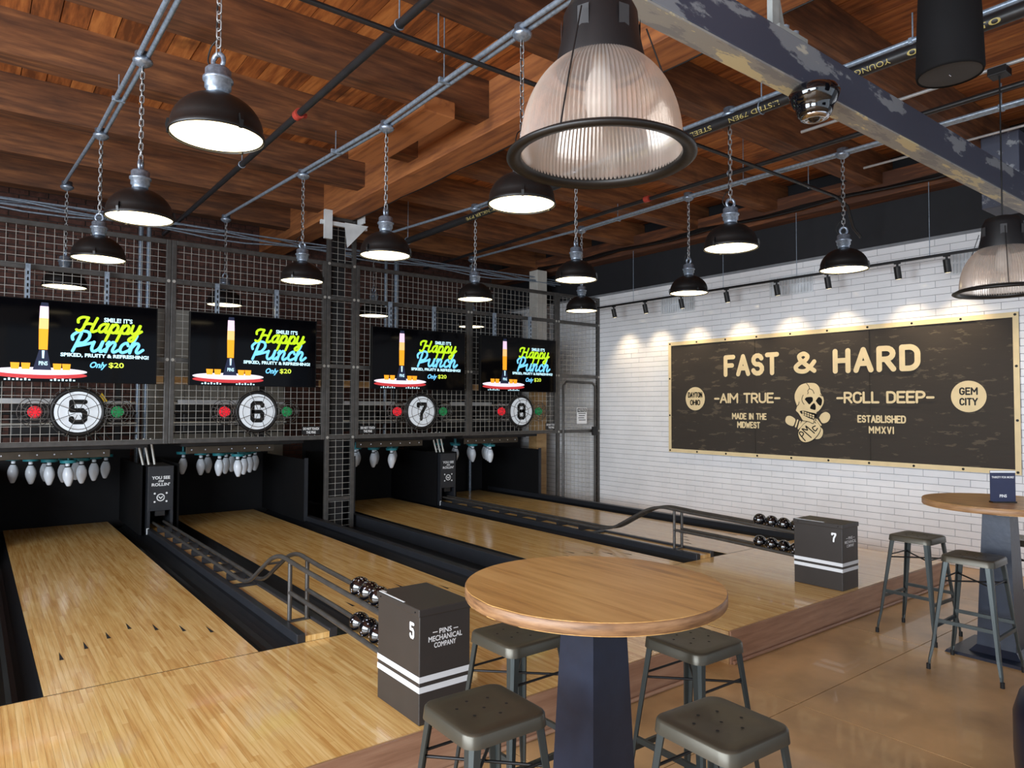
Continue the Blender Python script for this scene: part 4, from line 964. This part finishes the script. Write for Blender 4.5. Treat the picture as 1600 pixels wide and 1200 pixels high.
# skull over crossed pins
def sk(px, py): return (Y2(4.928-(px-160)/(920-160)*.6), Z2(1.974-(py-145)/(1095-145)*.742))
def spoly(name, pts, mat, lay, par):
    m = MB(); P = [sk(*p) for p in pts]; P = [tuple(v) for v in smooth(P+[P[0]], 4)[:-1]]
    m.poly(bf, P, DL+.0008*lay); return m.build(name, mat, par, fix=False)
def sline(name, lines, wd, mat, lay, par):
    m = MB()
    for i, l in enumerate(lines): m.ribbon(bf, smooth([sk(*p) for p in l], 3), wd, DL+.0008*lay+.0001*i, 8)
    return m.build(name, mat, par)
em = spoly('skull_emblem', [(380, 520), (340, 400), (350, 300), (420, 195), (510, 155), (600, 148), (690, 160), (750, 220), (775, 320), (815, 380), (820, 460), (790, 530), (740, 590), (700, 620), (690, 700), (650, 790), (560, 765), (480, 745), (440, 690), (400, 630), (360, 590), (370, 555)], 'cream', 3, bn)
spoly('pin_back', [(470, 745), (620, 760), (740, 830), (800, 890), (790, 980), (740, 1030), (660, 1030), (560, 960), (440, 880), (400, 860)], 'cream', 0, em)
spoly('pin_front', [(540, 770), (640, 770), (755, 830), (755, 900), (700, 990), (620, 1060), (510, 1095), (430, 1060), (395, 970), (420, 890), (480, 815)], 'cream', 2, em)
sline('pin_outline', [[(540, 765), (480, 815), (415, 895), (392, 970), (428, 1062), (510, 1100), (625, 1062), (705, 992), (760, 900), (758, 835)]], .011, 'brass_dark', 1, em)
spoly('pin_head', [(172, 740), (200, 685), (270, 680), (345, 730), (335, 790), (305, 840), (230, 825), (180, 785)], 'cream', 1, em)
spoly('pin_head', [(742, 700), (780, 640), (850, 608), (910, 640), (918, 700), (880, 760), (820, 785), (780, 770)], 'cream', 1, em)
sline('pin_band', [[(385, 745), (350, 850)], [(430, 760), (395, 880)], [(705, 730), (770, 815)], [(690, 760), (740, 825)]], .02, 'cream', 1, em)
spoly('eye', [(510, 410), (540, 378), (632, 375), (645, 430), (620, 460), (585, 490), (545, 450)], 'brass_dark', 4, em)
spoly('eye', [(692, 435), (740, 375), (785, 400), (795, 440), (775, 510), (735, 490)], 'brass_dark', 4, em)
spoly('nose', [(665, 465), (690, 510), (685, 575), (640, 570), (600, 555), (612, 510)], 'brass_dark', 4, em)
spoly('mouth', [(422, 600), (480, 590), (600, 615), (700, 645), (672, 725), (610, 720), (520, 680), (450, 640)], 'brass_dark', 4, em)
m = MB()
for r in range(2):
    for k in range(5):
        a = (482+k*42, 607+k*14+r*34); P = [sk(*p) for p in ((a[0]-15, a[1]-12), (a[0]+15, a[1]-4), (a[0]+15, a[1]+20), (a[0]-15, a[1]+12))]; m.poly(bf, P[::-1], DL+.0008*5)
m.build('teeth', 'cream', em)
sline('cracks', [[(545, 155), (580, 200), (588, 240), (560, 275), (570, 300), (558, 325)], [(588, 240), (640, 262), (668, 318)], [(485, 340), (462, 400), (472, 450), (498, 488)], [(415, 450), (405, 490), (375, 520)], [(765, 340), (800, 360)], [(655, 720), (660, 760), (640, 795), (570, 765), (430, 750)]], .008, 'brass_dark', 4, em)
sline('monogram', [[(510, 1070), (415, 960), (440, 930), (485, 955), (460, 1000)], [(610, 1015), (460, 885), (550, 900), (525, 835), (665, 945)], [(680, 830), (632, 860), (680, 910), (715, 868)]], .014, 'brass_dark', 3, em)

# ================================================================== TABLES AND STOOLS
def table(x, y, lab, rot):
    t = thing('pub_table', lab, 'table', (x, y, 0)); zt = 1.03; r = .46; n = 64
    top = MB().lathe([(r-.02, zt-.042), (r-.004, zt-.042), (r, zt-.037), (r, zt-.004), (r-.003, zt-.0015)], n, (x, y)).build('edge_band', 'table_edge', t)
    rr = r-.0028; nb = 6; bw = 2*rr/nb
    for k in range(nb):
        xa, xb = -rr+k*bw+.0002, -rr+(k+1)*bw-.0002
        xs_ = [xa+(xb-xa)*i/8 for i in range(9)]; yy = lambda v: math.sqrt(max(0, rr*rr-v*v))
        P = [(v, -yy(v)) for v in xs_]+[(v, yy(v)) for v in xs_[::-1]]
        P = [p for i, p in enumerate(P) if i == 0 or (abs(p[0]-P[i-1][0])+abs(p[1]-P[i-1][1])) > 1e-5]
        fr_ = Frame((x, y, zt-.042), (1, 0, 0), (0, 1, 0)); MB().slab(fr_, P, 0, .042).build('top_plank', 'table_wood', t)
    m = MB(); a, b = .078, .115; c, s = math.cos(rot), math.sin(rot)
    q4 = lambda h, z: [(x+c*i*h-s*j*h, y+s*i*h+c*j*h, z) for i, j in ((-1, -1), (1, -1), (1, 1), (-1, 1))]
    vs = q4(b, .03)+q4(a, zt-.043); m.add(vs, [(0, 1, 5, 4), (1, 2, 6, 5), (2, 3, 7, 6), (3, 0, 4, 7), (0, 3, 2, 1), (4, 5, 6, 7)]); m.build('pedestal', 'pedestal', t)
    vs = q4(.26, .0)+q4(.25, .018); MB().add(vs, [(0, 1, 5, 4), (1, 2, 6, 5), (2, 3, 7, 6), (3, 0, 4, 7), (0, 3, 2, 1), (4, 5, 6, 7)]).build('base_plate', 'pedestal', t)
    vs = q4(.15, .018)+q4(.116, .06); MB().add(vs, [(0, 1, 5, 4), (1, 2, 6, 5), (2, 3, 7, 6), (3, 0, 4, 7), (4, 5, 6, 7)]).build('base_collar', 'pedestal', t)
    return t
table(1.775, 1.81, 'near round pub table with thick oak top on a dark square pedestal', 0.0)
table(5.56, 1.74, 'far round pub table with a small sign, by the tiled wall', 0.0)
def stool():
    st = thing('bar_stool', 'x', 'stool'); zs = .725; h = .148
    # seat: rounded square pan with slightly dished top
    def rsq(hh, r, n=6):
        P = []
        for (sx, sy, a0) in ((1, 1, 0), (-1, 1, 90), (-1, -1, 180), (1, -1, 270)):
            for i in range(n+1):
                a = math.radians(a0+90*i/n); P.append((sx*(hh-r)+r*math.cos(a), sy*(hh-r)+r*math.sin(a)))
        return P
    rings = [(rsq(h+.003, .045), zs-.042), (rsq(h, .045), zs-.008), (rsq(h-.004, .042), zs-.002), (rsq(h-.010, .04), zs), (rsq(h-.05, .03), zs-.003), (rsq(.03, .02), zs-.005)]
    m = MB(); n = len(rings[0][0]); vs = [(x, y, z) for P, z in rings for x, y in P]
    m.add(vs, [(i*n+k, i*n+(k+1) % n, (i+1)*n+(k+1) % n, (i+1)*n+k) for i in range(len(rings)-1) for k in range(n)], True); m.add(vs[-n:], [tuple(range(n))])
    # underside lip
    P2 = [(x, y, zs-.042) for x, y in rsq(h-.012, .04)]; m.add([(x, y, zs-.042) for x, y in rings[0][0]]+P2, [(k, n+k, n+(k+1) % n, (k+1) % n) for k in range(n)])
    m.add([(x, y, zs-.02) for x, y in rsq(h-.012, .04)], [tuple(range(n))[::-1]])
    seat = m.build('seat', 'stool_seat', st)
    hm = MB()
    for hx, hy in ((-.075, .04), (-.02, .07), (.05, .055), (0, 0), (-.055, -.03), (.02, -.06), (.075, -.015)):
        hm.add([(hx+.0055*math.cos(2*PI*k/10), hy+.0055*math.sin(2*PI*k/10), zs-.0005-.0018) for k in range(10)], [tuple(range(10))])
    hm.build('drain_holes', 'hole', seat)
    F_ = .205
    for sx in (-1, 1):
        for sy in (-1, 1):
            a, b = Vector((sx*(h-.012), sy*(h-.012), zs-.03)), Vector((sx*F_, sy*F_, .012))
            # folded sheet-metal leg: wide at the seat, tapering, kicked foot
            m = MB(); secs = []
            for tt, wd in ((0, .036), (.12, .033), (.5, .026), (.8, .022), (.93, .018), (1, .012)):
                p = a.lerp(b, tt); 
                if tt > .85: p = p+Vector((sx, sy, 0))*.004*(1 if tt < .99 else 0)
                o_ = Vector((sx, sy, 0)).normalized()
                c0 = p+Vector((0, 0, 0)); ux = Vector((-sx, 0, 0))*wd; uy = Vector((0, -sy, 0))*wd; ch = .008
                secs.append([c0+ux, c0+ux*.3-Vector((0, 0, 0)), c0+uy*.3, c0+uy, c0+uy+Vector((-sx, 0, 0))*.006, c0+Vector((-sx, -sy, 0))*.009, c0+ux+Vector((0, -sy, 0))*.006])
            k7 = 7; vs = [v for s2 in secs for v in s2]
            fs = [(i*k7+k, i*k7+(k+1) % k7, (i+1)*k7+(k+1) % k7, (i+1)*k7+k) for i in range(len(secs)-1) for k in range(k7)]
            m.add(vs, fs); m.add(secs[-1], [tuple(range(k7))])
            lg = m.build('leg', 'stool_paint', st, fix=True)
            MB().cyl(b+Vector((-sx*.004, -sy*.004, -.012)), b+Vector((-sx*.004, -sy*.004, .022)), .0125, .012, n=10).build('foot', 'rubber', lg)
    def at_z(z): tt = (zs-.03-z)/(zs-.03-.012); return (h-.012)+(F_-(h-.012))*tt-.008
    for z, i in ((.27, 0), (.31, 1)):
        q2 = at_z(z)
        for s in (-1, 1):
            if i: MB().box(s*q2-.007, -q2, z-.011, s*q2+.007, q2, z+.011).build('footrest', 'stool_paint', st)
            else: MB().box(-q2, s*q2-.007, z-.011, q2, s*q2+.007, z+.011).build('footrest', 'stool_paint', st)
    q2 = at_z(.56)-.004
    for s in (-1, 1): MB().tube([(-q2, -s*q2, .563+.004*s), (q2, s*q2, .563+.004*s)], .0055, 6).build('cross_rod', 'black', st)
    for s in (-1, 1): MB().tube([(-q2, s*q2, .575), (q2, s*q2, .575)], .005, 6).build('side_rod', 'black', st)
    return st
s0 = stool()
SP = [(1.285, 1.795, 'grey metal bar stool in front left of the near table'), (1.79, 1.285, 'grey metal bar stool in front right of the near table'),
      (1.815, 2.30, 'grey metal bar stool behind the near table, beside the near ball bin'), (2.34, 1.81, 'grey metal bar stool behind the near table, on the right'),
      (5.55, 2.265, 'grey metal bar stool at the far table, nearest the platform'), (5.075, 1.735, 'grey metal bar stool at the far table, in front of its pedestal'),
      (6.05, 1.76, 'grey metal bar stool at the far table, beside the tiled wall'), (5.56, 1.2, 'grey metal bar stool at the far table, cut off by the right edge')]
for i, (x, y, lab) in enumerate(SP):
    o = s0 if i == 0 else copy_tree(s0); o.location = (x, y, 0); o.rotation_euler = (0, 0, random.uniform(-.05, .05)); tag(o, lab, 'stool', 'grey metal bar stools')
# small sign on the far table
t = thing('table_sign', 'small navy counter sign standing on the far pub table', 'sign', (5.49, 1.70, 1.03))
f = Frame((5.49, 1.70, 1.04), (.79, -.61, 0), (0, 0, 1))
pl = MB().slab(f, [(-.085, 0), (.085, 0), (.085, .205), (-.085, .205)], 0, .004).build('panel', 'sign_navy', t)
MB().slab(f, [(-.085, .19), (.085, .19), (.085, .203), (-.085, .203)], .0041, .006).build('top_strip', 'stripe_white', pl)
m = MB(); text(m, f, 'THIRSTY FOR MORE?', 0, .16, .15, .014, .0055, .02); text(m, f, 'PINS', 0, .035, .048, .02, .0055, .03); m.build('lettering', 'print_white', pl)
MB().slab(f, [(-.08, -.01), (.08, -.01), (.08, 0), (-.08, 0)], -.02, .024).build('foot', 'dome_glass', t)
# upholstered stool cut by the right edge
t = thing('tub_seat', 'dark navy padded tub seat cut off by the lower right corner', 'seat', (3.68, .82, 0))
MB().lathe([(0, .02), (.25, .02), (.275, .05), (.285, .2), (.285, .36), (.262, .44), (.225, .475), (0, .48)], 40, (3.68, .82)).build('cushion', 'navy_vinyl', t)
MB().lathe([(.2, 0), (.235, 0), (.235, .02), (.2, .02)], 32, (3.68, .82), closed=True).build('plinth', 'black', t)

for o in list(bpy.data.objects):
    if o.parent and o.name.split('.')[0] in ('bolts', 'screws', 'rivets', 'drain_holes', 'strut_slots', 'vent_slots', 'fine_print', 'teeth', 'cracks', 'lettering', 'header_lettering', 'roundel_lettering', 'emblem', 'monogram', 'line_smile', 'line_spiked', 'line_only', 'line_price', 'tap_handle', 'pin_band'):
        o['kind'] = 'stuff'
